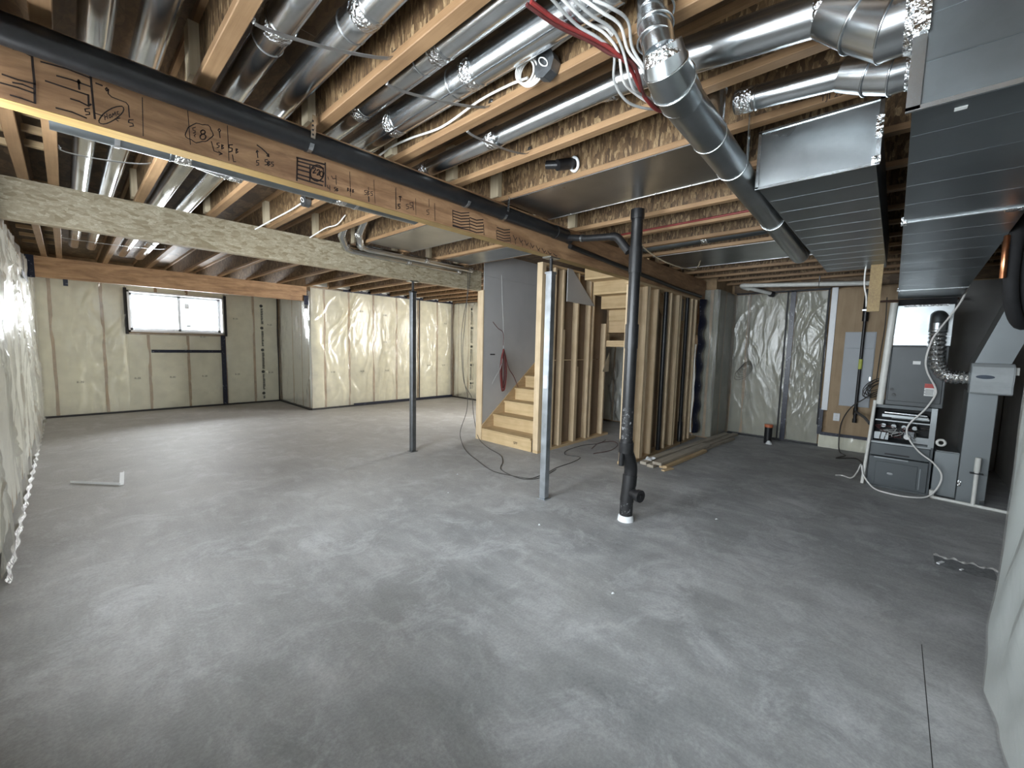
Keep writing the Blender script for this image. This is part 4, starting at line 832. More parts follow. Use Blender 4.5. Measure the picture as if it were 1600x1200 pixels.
# ducts behind the main beam and along the osb beam
bd = round_duct('silver duct running close behind the marker-written beam', [(.0, 2.60, 2.412), (1.75, 2.60, 2.425)], .075, [((.43, 2.60, 2.416), (1, 0, 0)), ((1.2, 2.60, 2.422), (1, 0, 0))], 'galv_dark')
el_ = round_duct('foil-taped elbow and short pipe behind the marker-written beam', [(.47, 2.76, 2.60), (.50, 2.80, 2.50), (.54, 2.82, 2.455), (.72, 2.82, 2.44)], .05, [((.50, 2.80, 2.5), (.1, .1, -1)), ((.70, 2.82, 2.442), (1, 0, 0))], 'galv', fil=3)
sb_ = round_duct('short silver stub pipe under a joist behind the marker-written beam', [(.90, 2.78, 2.52), (1.02, 2.86, 2.50)], .052, [((1.0, 2.85, 2.503), (1, .6, 0))])
round_duct('silver duct lying closest to the pale strand beam, bent up at one end', [(2.10, 4.36, 2.83), (2.14, 4.60, 2.67), (2.24, 4.71, 2.572), (2.32, 4.735, 2.557), (3.95, 4.735, 2.552)], .040, [((2.24, 4.70, 2.585), (.3, .6, -.6)), ((3.1, 4.735, 2.554), (1, 0, 0)), ((3.92, 4.735, 2.552), (1, 0, 0))])
round_duct('silver duct second from the pale strand beam, bent up at one end', [(2.24, 4.22, 2.83), (2.28, 4.48, 2.70), (2.36, 4.60, 2.607), (2.46, 4.63, 2.592), (4.10, 4.63, 2.588)], .040, [((2.285, 4.485, 2.697), (.2, .6, -.4)), ((2.37, 4.605, 2.603), (.6, .4, -.3)), ((3.3, 4.63, 2.59), (1, 0, 0)), ((4.06, 4.63, 2.588), (1, 0, 0))])

for o_, q in ((bd, [(.20, 2.60, 2.413, .076), (1.3, 2.60, 2.423, .076)]), (el_, [(.62, 2.82, 2.448, .051)]), (sb_, [(.96, 2.82, 2.51, .053)])):
    for (x, y, z, r) in q:
        b = MB(); P = [(x, y + r * 1.04 * math.cos(t), z + r * 1.04 * math.sin(t)) for t in [PI + PI * i / 10 for i in range(11)]]
        P = [(x, y - r * 1.04, 2.637)] + P + [(x, y + r * 1.04, 2.637)]
        for a, c in zip(P[:-1], P[1:]): b.bar(a, c, .018, .0016, (0, (a[1] + c[1]) / 2 - y, (a[2] + c[2]) / 2 - z - .0001))
        part('hanger_band', b, 'strap', o_)
round_duct('dark round duct in the joist bay past the vent stack', [(4.74, .80, 2.72), (4.74, 2.37, 2.70)], .065, [((4.74, 1.6, 2.71), Y_)], 'galv_dark')

# flat sheet-metal pans nailed under the joists
def pan(label, x0, x1, y0, y1, m='sheet', z=ZJ):
    o = thing('sheet_metal_pan', label, 'duct', ((x0 + x1) / 2, (y0 + y1) / 2, z - .004), 'flat metal pans under the joists')
    part('metal_sheet', MB().grid(lambda u, v: (x0 + (x1 - x0) * u, y0 + (y1 - y0) * v, z - .003 + .0012 * math.sin(u * 9) * math.sin(v * 7)), 10, 16), m, o)
    part('hemmed_edge', MB().box(x0, x0 + .006, y0, y1, z - .006, z - .0005), 'strap', o); part('hemmed_edge', MB().box(x1 - .006, x1, y0, y1, z - .006, z - .0005), 'strap', o)
    n = int((y1 - y0) / .25); b = MB()
    for k in range(n):
        y = y0 + .1 + k * .25
        for x in (x0 + .014, x1 - .014):
            part('nail_head', MB().tube([(x, y, z - .0055), (x, y, z - .001)], .005, 7), 'foil', o)
    return o
pan('large flat metal pan around the black vent stack', 2.41, 3.01, .78, 2.38)
pan('bright flat metal pan behind the marker-written beam', 2.41, 2.99, 2.52, 4.52)
pan('small flat metal pan near the drywalled stair wall', 3.53, 3.97, 2.9, 4.55, 'galv_dull')
pan('dark flat metal pan toward the service wall', 5.0, 5.95, .74, 2.30, 'galv_dull')

# ------------------------------------------------------------------ rectangular trunks
def box_walls(x0, x1, yl0, yl1, yr0, yr1, z0, z1):
    b = [(x0, yr0, z0), (x1, yr1, z0), (x1, yl1, z0), (x0, yl0, z0)]; return b, [(x, y, z1) for x, y, z in b]
tk = thing('trunk_duct', 'big dark rectangular trunk duct overhead leading to the furnace', 'duct', (3.8, -.2, 2.1))
b_, t_ = box_walls(1.45, 6.18, .018, .03, -.31, -.44, 2.10, 2.63)
part('trunk_body', MB().hexa(b_, t_), 'galv_dark', tk)
part('end_panel', MB().box(1.443, 1.4495, -.308, .014, 2.104, 2.626), 'galv_dark', tk)
part('end_flange', MB().box(1.435, 1.4425, .004, .030, 2.095, 2.63), 'galv', tk, 'taped bright edge flange')
part('end_flange', MB().box(1.435, 1.4425, -.312, .030, 2.092, 2.103), 'galv', tk)
ry = lambda x: -.31 - .13 * (x - 1.45) / 4.73
ly = lambda x: .018 + .012 * (x - 1.45) / 4.73
for x in (1.62, 1.84, 2.08, 2.33, 2.9, 3.15, 3.45, 3.8, 4.2, 4.6, 5.0):
    part('stiffening_rib', MB().box(x, x + .004, ry(x) + .004, ly(x) - .004, 2.0994, 2.0998), 'galv_dark', tk)
for z in (2.2, 2.31, 2.42, 2.53):
    part('stiffening_rib', MB().box(1.4405, 1.4428, -.305, .002, z, z + .004), 'galv_dark', tk)
for x in (2.62, 5.35):
    part('drive_cleat', MB().box(x, x + .022, ry(x) - .004, ly(x) + .004, 2.0945, 2.0998), 'galv_dull', tk)
    part('foil_tab', MB().box(x - .01, x + .04, ry(x) + .01, ry(x) + .06, 2.0925, 2.0942), 'foil', tk)
    part('foil_tab', MB().box(x - .012, x + .03, ly(x) - .012, ly(x) + .008, 2.09, 2.12), 'foil', tk)
part('foil_tab', MB().box(1.427, 1.4348, .002, .032, 2.27, 2.36), 'foil', tk); part('foil_tab', MB().box(1.427, 1.4348, .002, .032, 2.45, 2.62), 'foil', tk)
part('sticker', MB().box(1.50, 1.518, -.08, -.058, 2.0985, 2.0995), 'label', tk, 'tiny white sticker')
rt = thing('return_duct', 'flat rectangular metal duct with pale end cap beside the big trunk', 'duct', (4, .38, 2.33))
part('trunk_body', MB().box(2.475, 5.42, .13, .588, 2.335, 2.60), 'galv_dark', rt)
part('end_cap', MB().box(2.458, 2.474, .126, .592, 2.331, 2.604), 'galv_dull', rt, 'shiny end cap', .004)
for q in ((.118, .134), (.582, .597)):
    part('cap_edge', MB().box(2.450, 2.4575, q[0], q[1], 2.328, 2.606), 'galv', rt)
for q in ((2.324, 2.336), (2.597, 2.607)):
    part('cap_edge', MB().box(2.450, 2.4575, .118, .597, q[0], q[1]), 'galv', rt)
part('foil_tab', MB().box(2.44, 2.4495, .115, .145, 2.33, 2.36), 'foil', rt); part('foil_tab', MB().box(2.44, 2.4495, .115, .14, 2.44, 2.53), 'foil', rt)
for k in range(11):
    x = 2.72 + k * .25
    part('stiffening_rib', MB().box(x, x + .004, .135, .58, 2.3344, 2.3348), 'galv_dark', rt)

# ------------------------------------------------------------------ steel straps under the ducts, cables on the ceiling
for x0, x1, y0, y1, lab in ((.515, .985, 1.79, 1.60, 'thin steel strap holding the fourth silver duct'), (1.02, 1.48, 1.74, 1.55, 'flat steel strap holding the wide ribbed duct'),
                            (1.52, 1.97, 1.78, 1.72, 'short steel strap beside the white-cabled joist'), (.03, .47, 3.88, 3.74, 'steel strap crossing two ducts between the two beams'),
                            (.03, .95, 7.24, 7.12, 'steel strap crossing ducts beyond the pale strand beam')):
    b = MB(); P = smooth_path([(x0, y0, 2.664), (x0 + .03, y0, 2.635), ((x0 + x1) / 2, (y0 + y1) / 2, 2.626), (x1 - .04, y1, 2.645), (x1, y1, 2.70)], 4)
    for a, c in zip(P[:-1], P[1:]): b.bar(a, c, .020, .002)
    solo('hanger_strap', b, 'strap', lab, 'strap', 'steel duct straps')
def cable(name, pts, r, m, label, cat='cable', group=None, n=8, fil=6):
    return solo(name, MB().tube(smooth_path(pts, fil), r, n), m, label, cat, group)
def ceiling_box(label, x, y, z):
    o = thing('junction_box', label, 'box', (x, y, z), 'round ceiling boxes')
    part('housing', MB().tube([(x - .0, y, z), (x - .045, y, z)], .052, 8, True, True), 'box', o)
    part('cover', MB().tube([(x - .045, y, z), (x - .049, y, z)], .055, 8, True, True), 'box', o)
    part('wire_loop', MB().torus((x - .056, y - .005, z), (1, .2, 0), .020, .003, 24, 6, 1.3, .6), 'cable', o, 'white wire loop')
    return o
ceiling_box('grey round box on joist with white cable coil', 1.455, 1.165, 2.668)
ceiling_box('dark round box on joist behind the marker-written beam', 1.455, 3.72, 2.668)
b = MB()
for k in range(4): b.torus((1.415 - .008 * k, 1.235 + .006 * k, 2.665), (1, .3, .1 * k), .052 - .004 * k, .0045, 30, 6, 1, 1.1)
solo('cable_coil', b, 'cable', 'coil of white cable hooked beside the grey round box', 'cable')
cable('white_cable', [(1.40, 2.75, 2.56), (1.42, 2.66, 2.66), (1.446, 2.45, 2.715), (1.447, 2.2, 2.705), (1.448, 1.9, 2.672), (1.445, 1.6, 2.695), (1.445, 1.4, 2.69), (1.44, 1.28, 2.672)], .006, 'cable', 'white cable stapled along the joist to the round box')
cable('white_cable', [(1.43, 1.16, 2.72), (1.44, 1.08, 2.74), (1.445, .98, 2.745), (1.44, .90, 2.70), (1.43, .86, 2.65)], .006, 'cable', 'white cable arching from the coil to the cable bundle')
cable('white_cable', [(1.30, 4.62, 2.56), (1.35, 4.3, 2.60), (1.41, 4.05, 2.645), (1.43, 3.80, 2.668)], .006, 'cable', 'white cable feeding the dark round box')
cable('white_cable', [(1.80, 4.60, 2.58), (1.88, 4.4, 2.66), (1.93, 4.25, 2.68), (1.95, 4.1, 2.75)], .006, 'cable', 'short white cable curving over the pale strand beam')
for k, (m, lab) in enumerate((('red', 'red cable in the bundle beside the dropping silver pipe'), ('maroon', 'dark red cable in the bundle beside the dropping silver pipe'))):
    d = .018 * k
    cable('red_cable', [(1.12, .99 + d, 2.65), (1.25, .965 + d, 2.645), (1.40, .91 + d, 2.64), (1.47, .875 + d, 2.622), (1.56, .855 - d, 2.60), (1.70, .855, 2.55), (1.86, .86, 2.56 + d), (1.96, .85, 2.625)], .0075, m, lab, group='cable bundle')
labs = ['white cable of the bundle, outermost loop beside the joist', 'white cable of the bundle, second loop inward', 'white cable of the bundle, hugging the silver pipe', 'white cable of the bundle, hanging lowest under the joist',
        'white cable of the bundle, slack loop toward the round box']
for k in range(5):
    d = .012 * k
    cable('white_cable', [(1.13 + .03 * k, .93 - .025 * k, 2.65), (1.30, .93 - .035 * k, 2.648 - .3 * d), (1.40, .90 - .03 * k, 2.642), (1.49, .885 - .02 * k, 2.626 - d * .4), (1.58, .93 - .04 * k, 2.585 - d * (k % 3)), (1.70, .93 - .035 * k, 2.555 + .02 * (k % 2)), (1.84, .89 - .02 * k, 2.57 + .008 * k), (1.97, .87 - .015 * k, 2.625)], .0055, 'cable' if k % 2 else 'cable_grey', labs[k], group='cable bundle')
cable('grey_cable', [(2.0, .84, 2.60), (2.2, .80, 2.55), (2.5, .78, 2.55), (2.8, .78, 2.56), (3.1, .76, 2.61)], .006, 'cable_grey', 'grey cable running along the slanting silver pipe', fil=5)
for k, (x, lab) in enumerate(((3.2, 'loose white cable ends above the slanting pipe, first bundle'), (3.72, 'loose white cable ends above the slanting pipe, second bundle'), (4.25, 'loose white cable ends above the slanting pipe, third bundle'))):
    cable('white_cable', [(x, .80, 2.66), (x + .1, .80, 2.60), (x + .22, .79, 2.585), (x + .34, .80, 2.61), (x + .42, .80, 2.66)], .008, 'cable', lab)
for x, lab in ((3.96, 'red water line on the joist past the vent stack'), (3.53, 'red water line in the bay of the vent stack')):
    solo('red_line', MB().tube([(x, .85, 2.675), (x, 2.36, 2.665)], .010, 8), 'red', lab, 'pipe')
solo('red_line', MB().tube([(3.53, 2.55, 2.70), (3.53, 4.5, 2.66)], .010, 8), 'red', 'red water line behind the marker-written beam near the stairs', 'pipe')
ep = thing('vent_pipe_end', 'dark vent pipe with plaster collar poking through a joist web', 'pipe', (2.33, 1.72, 2.72))
part('pipe', MB().tube([(2.425, 1.71, 2.75), (2.30, 1.76, 2.71)], .036, 16), 'abs', ep)
part('plaster_collar', MB().torus((2.41, 1.70, 2.735), (1, -.3, .3), .042, .010, 18, 6), 'white_dab', ep)
part('branch', MB().tube([(2.33, 1.745, 2.72), (2.30, 1.85, 2.735)], .028, 14), 'abs', ep)
cable('yellow_cable', [(3.9, 2.0, 2.60), (4.3, 1.98, 2.50), (4.7, 1.9, 2.44), (5.2, 1.85, 2.47), (5.4, 1.86, 2.60)], .007, 'pale', 'pale yellow cable sagging beside the vent stack')

# ------------------------------------------------------------------ stairs
sf = thing('lower_stairs', 'raw wooden staircase between drywall and stud wall', 'stairs', (5.4, 4.21, 0))
RI, RU = .197, .255
for k in range(9):
    x = 4.41 + RU * k; z = RI * (k + 1)
    part('tread', MB().box(x - .022, x + RU, 3.68, 4.70, z - .028, z), 'stair', sf)
    part('riser', MB().box(x, x + .016, 3.68, 4.70, z - RI + .001, z - .0285), 'stair', sf)
part('skirt_board', MB().prism([(4.405, 4.7005, 0), (4.405, 4.7005, .22), (4.43, 4.7005, .25), (6.7, 4.7005, 1.99), (6.7, 4.7005, 1.55), (4.68, 4.7005, 0)], (0, .018, 0)), 'pine_x', sf)
words('stamp', 'SPF', .055, (4.4085, 4.02, .06), (0, -1, 0), (0, 0, 1), 'ink', sf)
sl = thing('landing', 'raw wooden stair landing framed above the lower flight', 'stairs', (6.7, 3.1, 1.7))
part('deck', MB().box(6.2, 7.42, 2.52, 3.55, 1.93, 1.955), 'stair', sl)
part('header', MB().box(6.2, 6.24, 2.52, 3.55, 1.755, 1.929), 'pine_y', sl)
for y in (2.53, 2.86, 3.19, 3.51):
    part('landing_joist', MB().box(6.241, 7.42, y, y + .038, 1.755, 1.929), 'pine_x', sl)
su = thing('upper_stairs', 'underside of the raw wooden upper stair flight', 'stairs', (5.7, 3.05, 1.95))
for k in range(4):
    x = 6.19 - RU * k; z = 1.955 + .197 * (k + 1)
    part('tread', MB().box(x - RU - .012, x + .02, 2.535, 3.548, z - .028, z), 'stair', su)
    part('riser', MB().box(x - .016, x, 2.535, 3.548, z - .197, z - .0285), 'stair', su)
for y in (2.515,):
    part('stringer', MB().prism([(6.2, y, 1.76), (6.2, y, 2.0), (5.1, y, 2.85), (5.0, y, 2.85), (5.0, y, 2.70)], (0, .016, 0)), 'pine_x', su)
solo('cross_brace', MB().box(6.05, 6.088, 2.52, 3.50, 1.52, 1.62), 'pine_y', 'rough wooden cross piece under the landing', 'board')

# hanging cable bundle on the stair drywall, loose cables to the floor
hb = thing('hanging_cable_hank', 'hank of red cable hanging in front of the grey stair drywall', 'cable', (4.74, 4.60, .8))
b = MB(); r_ = random.Random(5)
part('tie_cable', MB().tube(smooth_path([(4.70, 4.62, 2.60), (4.72, 4.61, 2.2), (4.75, 4.60, 1.75), (4.76, 4.60, 1.45)], 6), .005, 8), 'cable_grey', hb, 'grey cable it hangs from')
for k in range(9):
    a = .022 + .009 * k * .7; q = r_.uniform(-.012, .012); zt, zb = 1.43 + r_.uniform(-.02, .02), .80 + r_.uniform(-.03, .06)
    part('cable_loop', MB().tube(smooth_path([(4.76, 4.60 + q, zt), (4.76 - a * .7, 4.60 + q, 1.30), (4.76 - a, 4.595 + q, 1.05), (4.76 - a * .5, 4.59 + q, zb + .03), (4.76, 4.59 + q, zb), (4.76 + a * .5, 4.59 + q, zb + .04), (4.76 + a, 4.595 + q, 1.05), (4.76 + a * .6, 4.60 + q, 1.30), (4.76, 4.60 + q, zt)], 5), .0075, 6), 'maroon' if k % 4 != 3 else 'red', hb)
part('loose_end', MB().tube(smooth_path([(4.51, 4.60, 1.86), (4.62, 4.60, 1.77), (4.74, 4.60, 1.70), (4.75, 4.60, 1.5)], 5), .005, 6), 'maroon', hb)
part('loose_end', MB().tube(smooth_path([(4.77, 4.60, 1.42), (4.68, 4.58, 1.15), (4.56, 4.56, 1.02), (4.47, 4.55, .90)], 5), .005, 6), 'cable_grey', hb)
part('loose_end', MB().tube(smooth_path([(4.78, 4.60, 1.42), (4.86, 4.58, 1.15), (4.97, 4.56, 1.0), (5.07, 4.55, .82)], 5), .007, 6), 'maroon', hb)
solo('wall_bracket', MB().box(4.58, 4.68, 4.712, 4.719, 1.345, 1.365), 'black', 'small black slot mark on the grey stair drywall', 'bracket')
cable('dark_cable', [(4.13, 4.765, 2.61), (4.13, 4.77, 2.3), (4.12, 4.80, 1.85), (4.13, 4.86, 1.45), (4.20, 4.9, .95), (4.27, 4.9, .70), (4.24, 4.88, .45), (4.05, 4.80, .18), (4.0, 4.7, .02), (3.75, 4.3, .006), (3.55, 3.85, .006), (3.39, 3.42, .006), (3.42, 3.15, .006), (3.50, 2.93, .006), (3.68, 2.91, .006)], .0045, 'cable_dark', 'dark cable hanging in front of the alcove and curling onto the floor')
cable('dark_cable', [(4.17, 4.755, 2.60), (4.14, 4.76, 2.3), (4.06, 4.80, 1.75), (4.12, 4.87, 1.3), (4.22, 4.92, .9), (4.38, 4.92, .66), (4.40, 4.9, .42), (4.42, 4.85, .15), (4.36, 4.7, .012), (4.12, 4.25, .006), (3.97, 3.86, .006), (3.75, 3.6, .006), (3.5, 3.38, .006), (3.42, 3.0, .006), (3.6, 2.86, .006), (4.0, 2.93, .006)], .0045, 'cable_dark', 'second dark cable in front of the alcove, curling nearer the stairs')
cable('floor_cable', [(3.75, 2.90, .005), (4.05, 2.97, .005), (4.45, 2.98, .005), (4.70, 3.05, .005), (4.66, 3.25, .005), (4.85, 3.38, .005), (5.3, 3.40, .005), (5.6, 3.30, .005), (5.9, 3.35, .005)], .0045, 'cable_dark', 'dark cable trailing across the floor past the stud wall')
cable('floor_cable', [(5.0, 3.02, .005), (5.35, 2.95, .005), (5.75, 3.05, .005), (5.9, 3.22, .005), (5.6, 3.3, .009), (5.25, 3.2, .005)], .0045, 'maroon', 'reddish cable loop on the floor behind the vent stack')
cable('white_cable', [(4.50, 3.558, 1.75), (4.54, 3.52, 1.55), (4.46, 3.50, 1.40), (4.53, 3.50, 1.25), (4.56, 3.50, 1.45), (4.52, 3.52, 1.7)], .004, 'cable', 'loop of white cable hung behind the pale steel post')

# ------------------------------------------------------------------ lumber pile and scraps on the floor
def board(a, c, wd, ht, label, m='grey_wood'):
    return solo('board', MB().bar(a, c, wd, ht), m, label, 'board', 'boards on the floor by the stud wall', .003)
board((5.02, 2.29, .0195), (7.95, 2.10, .0195), .089, .038, 'weathered board lying closest to the stud wall')
board((4.96, 2.17, .0195), (8.05, 1.98, .0195), .089, .038, 'long weathered board in the middle of the floor pile')
board((5.10, 2.25, .0585), (7.4, 2.08, .0585), .089, .038, 'weathered board stacked on top beside the studs')
board((5.0, 2.10, .0585), (6.6, 2.02, .0585), .12, .038, 'short wide board on top with a broken front end')
board((5.05, 2.04, .0195), (6.35, 1.97, .0195), .1, .038, 'splintered board end at the open side of the pile', 'pine_x')
board((6.45, 2.0, .019), (7.6, 1.90, .019), .06, .036, 'narrow board at the far open side of the pile', 'grey_wood')
board((4.93, 1.99, .008), (5.12, 1.945, .008), .05, .016, 'small thin offcut in front of the pile', 'pine_x')
solo('cloth_scrap', MB().grid(lambda u, v: (4.98 + .16 * u, 2.17 + .1 * v, .085 + .02 * math.sin(u * 7) * math.sin(v * 5)), 8, 6), 'vinyl', 'crumpled white scrap on the front of the pile', 'scrap')
br = thing('vinyl_trim_scrap', 'white L-shaped plastic trim scrap lying on the floor', 'trim', (.2, 5.8, 0))
part('long_leg', MB().bar((-.04, 6.07, .012), (.30, 5.66, .012), .006, .022), 'vinyl', br)
part('long_leg_lip', MB().bar((-.035, 6.075, .003), (.305, 5.665, .003), .02, .004), 'vinyl', br)
part('short_leg', MB().bar((.31, 5.64, .004), (.35, 6.17, .004), .035, .006), 'vinyl', br)
part('short_leg_lip', MB().bar((.325, 5.64, .01), (.365, 6.17, .01), .004, .016), 'vinyl', br)
tr = thing('floor_patch', 'shallow rough concrete trench beside the near wall end', 'patch', (4.28, -.5, 0))
part('rough_edge', MB().grid(lambda u, v: (4.36 + .035 * v + .02 * math.sin(u * 23), -.33 - .32 * u, .010 * math.sin(PI * v) * (1 + .5 * math.sin(u * 41))), 40, 5), 'patch', tr)
part('trench_bed', MB().grid(lambda u, v: (4.17 + .2 * v + .012 * math.sin(u * 17 + v * 3), -.33 - .30 * u, .0015), 20, 6), 'trench', tr)
part('chip', MB().bar((4.20, -.345, .006), (4.26, -.375, .006), .018, .008), 'white_dab', tr)
part('chip', MB().bar((4.19, -.455, .005), (4.22, -.47, .005), .012, .006), 'white_dab', tr)
solo('rubble_bit', MB().tube([(2.63, 2.08, 0), (2.635, 2.085, .010)], [.012, .006], 6), 'white_dab', 'pale mortar crumb just in front of the vent stack', 'debris', 'crumbs on the floor')
for x, y, lb in ((3.0, 3.6, 'pale mortar crumb between the two steel posts, nearer the stairs'), (2.55, 3.2, 'pale mortar crumb on bare floor left of the pale post'), (3.86, 1.05, 'pale mortar crumb toward the furnace, past the vent stack'), (2.2, 1.15, 'pale mortar crumb nearest the camera on the open floor')):
    solo('rubble_bit', MB().tube([(x, y, 0), (x + .004, y + .005, .008)], [.013, .006], 6), 'white_dab', lb, 'debris', 'crumbs on the floor')

# ------------------------------------------------------------------ service wall equipment
solo('plywood_board', MB().box(8.135, 8.15, -.10, .715, .21, 2.48), 'ply', 'plywood backing board on the service wall', 'board')
solo('white_strip', MB().box(8.125, 8.145, .72, .795, .60, 2.51), 'vinyl', 'tall white strip beside the plywood board', 'board')
ef = thing('electrical_panel', 'pale grey panel board mounted on the plywood', 'panel', (8.12, .40, .7))
part('door', MB().box(8.105, 8.118, .23, .58, .70, 1.58), 'grey_panel', ef, None, .004)
part('upper_cover', MB().box(8.11, 8.118, .235, .575, 1.585, 1.82), 'grey_panel', ef, None, .003)
part('backbox', MB().box(8.1185, 8.134, .225, .585, .695, 1.825), 'grey_panel', ef)
part('latch', MB().box(8.099, 8.105, .24, .26, 1.1, 1.16), 'galv_dull', ef)
ou = thing('wall_outlet', 'white outlet box low on the plywood', 'outlet', (8.12, .6, .5))
part('box', MB().box(8.10, 8.134, .555, .635, .45, .57), 'vinyl', ou, None, .003)
part('socket', MB().box(8.097, 8.0995, .58, .61, .515, .55), 'label', ou); part('socket', MB().box(8.097, 8.0995, .58, .61, .465, .50), 'label', ou)
gp = thing('gas_pipe', 'black iron gas pipe dropping in front of the grey panel', 'pipe', (8.06, .37, .45))
part('drop_pipe', MB().tube([(8.06, .37, 2.45), (8.06, .375, .50)], .020, 12), 'abs', gp)
part('valve_body', MB().tube([(8.06, .37, 2.36), (8.06, .37, 1.98)], .036, 12), 'abs', gp)
part('valve_handle', MB().box(8.0, 8.03, .35, .41, 2.13, 2.15), 'galv_dull', gp)
part('yellow_tag', MB().tube([(8.06, .372, 1.42), (8.06, .372, 1.27)], .0235, 12), 'yellow', gp, 'yellow tag wrapped on the pipe')
part('tee', MB().tube([(8.06, .375, .68), (8.06, .375, .58)], .028, 12), 'abs', gp)
part('branch_pipe', MB().tube([(8.06, .375, .63), (7.4, .24, .63), (6.80, .165, .63)], .018, 12), 'abs', gp)
part('drip_cap', MB().tube([(8.06, .375, .52), (8.06, .375, .46)], .028, 12), 'abs', gp)
solo('gas_line', MB().tube([(7.9, .25, 2.245), (7.9, -.55, 2.245)], .014, 10), 'rust', 'thin rusty pipe crossing behind the shiny plenum', 'pipe')
hp = thing('white_vent_pipe', 'horizontal white plastic pipe hung under the far ceiling', 'pipe', (7.6, 1.1, 2.5))
part('long_run', MB().tube([(7.6, 1.90, 2.565), (7.6, .33, 2.475)], .032, 16), 'pvc', hp)
part('elbow', MB().tube(smooth_path([(7.6, 1.83, 2.56), (7.6, 1.93, 2.567), (7.68, 1.92, 2.55), (7.75, 1.86, 2.53)], 4), .037, 16), 'pvc', hp)
part('wall_run', MB().tube([(7.72, 1.87, 2.54), (8.14, 1.60, 2.47)], .031, 16), 'pvc', hp)
part('wall_cap', MB().tube([(8.10, 1.625, 2.47), (8.15, 1.59, 2.46)], .045, 14), 'black', hp)
part('pipe_hanger', MB().tube([(7.6, .905, 2.54), (7.6, .905, 2.63)], .010, 8), 'galv', hp)
part('hanger_ring', MB().torus((7.6, .905, 2.508), (0, 1, 0), .035, .004, 22, 6), 'black', hp)
part('end_elbow', MB().tube(smooth_path([(7.6, .36, 2.477), (7.6, .30, 2.47), (7.55, .27, 2.42), (7.5, .27, 2.3)], 4), .036, 16), 'pvc', hp)
hw = thing('hanging_board', 'yellowish board hanging from the ceiling beside the black gap', 'board', (5.2, .2, 1.9))
part('plank', MB().box(5.2, 5.238, .145, .235, 1.90, 2.62), 'lvl_edge', hw)
cable('white_cable', [(5.25, .25, 2.5), (5.26, .275, 2.3), (5.25, .27, 2.15), (5.26, .25, 2.05), (5.22, .24, 1.95)], .007, 'cable', 'white cables bunched on the edge of the hanging board')
cable('grey_cable', [(8.12, 1.93, 2.48), (8.12, 1.92, 2.0), (8.10, 1.91, 1.4)], .006, 'cable_grey', 'thin grey cable dropping to the coil on the corner wall')
b = MB()
for k in range(5): b.torus((8.09 - .008 * k, 1.90 + .008 * k, 1.25 - .03 * k), (1, .15 * (k - 2), .1), .075 + .012 * k, .0035, 34, 6, .7, 1.4)
solo('cable_coil', b, 'cable_dark', 'dark grey cable coil hanging in the far insulated corner', 'cable')
b = MB()
for k in range(7): b.torus((7.9 - .01 * k, .16 + .012 * (k % 3), .98 + .03 * (k % 4)), (1, .2 * (k - 3), .2), .09 + .01 * (k % 3), .006, 28, 6, .7, 1.5)
solo('cable_coil', b, 'cable_dark', 'dark tangle of cable hung between panel and furnace', 'cable')
cable('dark_cable', [(7.9, .15, 2.3), (7.95, .14, 1.9), (7.98, .16, 1.5), (7.9, .17, 1.1)], .006, 'cable_dark', 'thin dark cable hanging down the plywood near the white pipe')
cable('dark_cable', [(7.9, .18, .95), (7.85, .28, .85), (7.9, .42, .7), (8.0, .52, .45), (8.0, .53, .15), (7.9, .50, .012), (7.7, .42, .008), (7.4, .50, .008), (7.6, .30, .008), (7.3, .2, .008)], .008, 'cable_dark', 'dark cable looping from the tangle down to the floor')

# ------------------------------------------------------------------ furnace
FX = 6.2
fu = thing('furnace', 'dark grey gas furnace with open burner compartment', 'furnace', (6.57, -.12, 0))
L0, R0 = .135, -.375
b = MB(); b.box(FX, 6.95, L0 - .02, L0, .0, .94); b.box(FX, 6.95, R0, R0 + .02, .0, .94); b.box(6.93, 6.95, R0 + .02, L0 - .02, 0, .94); b.box(FX, 6.93, R0 + .02, L0 - .02, .905, .94); b.box(FX, 6.93, R0 + .02, L0 - .02, .0, .02); b.box(FX + .005, 6.93, R0 + .02, L0 - .02, .50, .525)
part('cabinet', b, 'cabinet', fu)
dr = part('lower_door', MB().box(FX - .018, FX, R0 + .02, L0 - .005, .02, .355), 'cabinet', fu, None, .006)
part('door_panel', MB().box(FX - .024, FX - .0185, R0 + .10, L0 - .07, .04, .30), 'cabinet', dr, None, .003)
part('door_rib', MB().box(FX - .026, FX - .0185, R0 + .075, R0 + .085, .05, .28), 'drop', dr)
part('grip_edge', MB().box(FX - .032, FX - .0185, R0 + .18, L0 - .05, .338, .352), 'galv_dull', dr, 'silver grip edge')
bd_ = part('badge', MB().prism([(FX - .0275, -.06 + .026 * math.cos(t), .175 + .012 * math.sin(t)) for t in [2 * PI * i / 14 for i in range(14)]], (.003, 0, 0)), 'galv', dr, 'small silver badge')
part('middle_panel', MB().box(FX - .014, FX, R0 + .02, L0 - .005, .362, .50), 'cabinet', fu, None, .005)
part('sight_slot', MB().box(FX - .019, FX - .0145, -.20, .0, .385, .40), 'black', fu)
part('interior', MB().box(FX + .30, FX + .31, R0 + .021, L0 - .021, .526, .904), 'black', fu)
part('shelf_lip', MB().box(FX - .012, FX + .05, R0 + .02, L0 - .01, .503, .52), 'galv_dull', fu)
part('side_flange', MB().box(FX - .004, FX - .0005, R0, R0 + .045, .52, .94), 'galv_dull', fu)
part('inducer_tray', MB().box(FX + .05, FX + .28, R0 + .06, L0 - .08, .80, .83), 'galv_dull', fu)
part('manifold_pipe', MB().tube([(FX + .05, R0 + .07, .845), (FX + .05, L0 - .10, .85)], .022, 12), 'galv', fu)
part('exhaust_manifold', MB().tube([(FX + .09, R0 + .05, .80), (FX + .09, L0 - .16, .80)], .035, 14), 'galv_dull', fu)
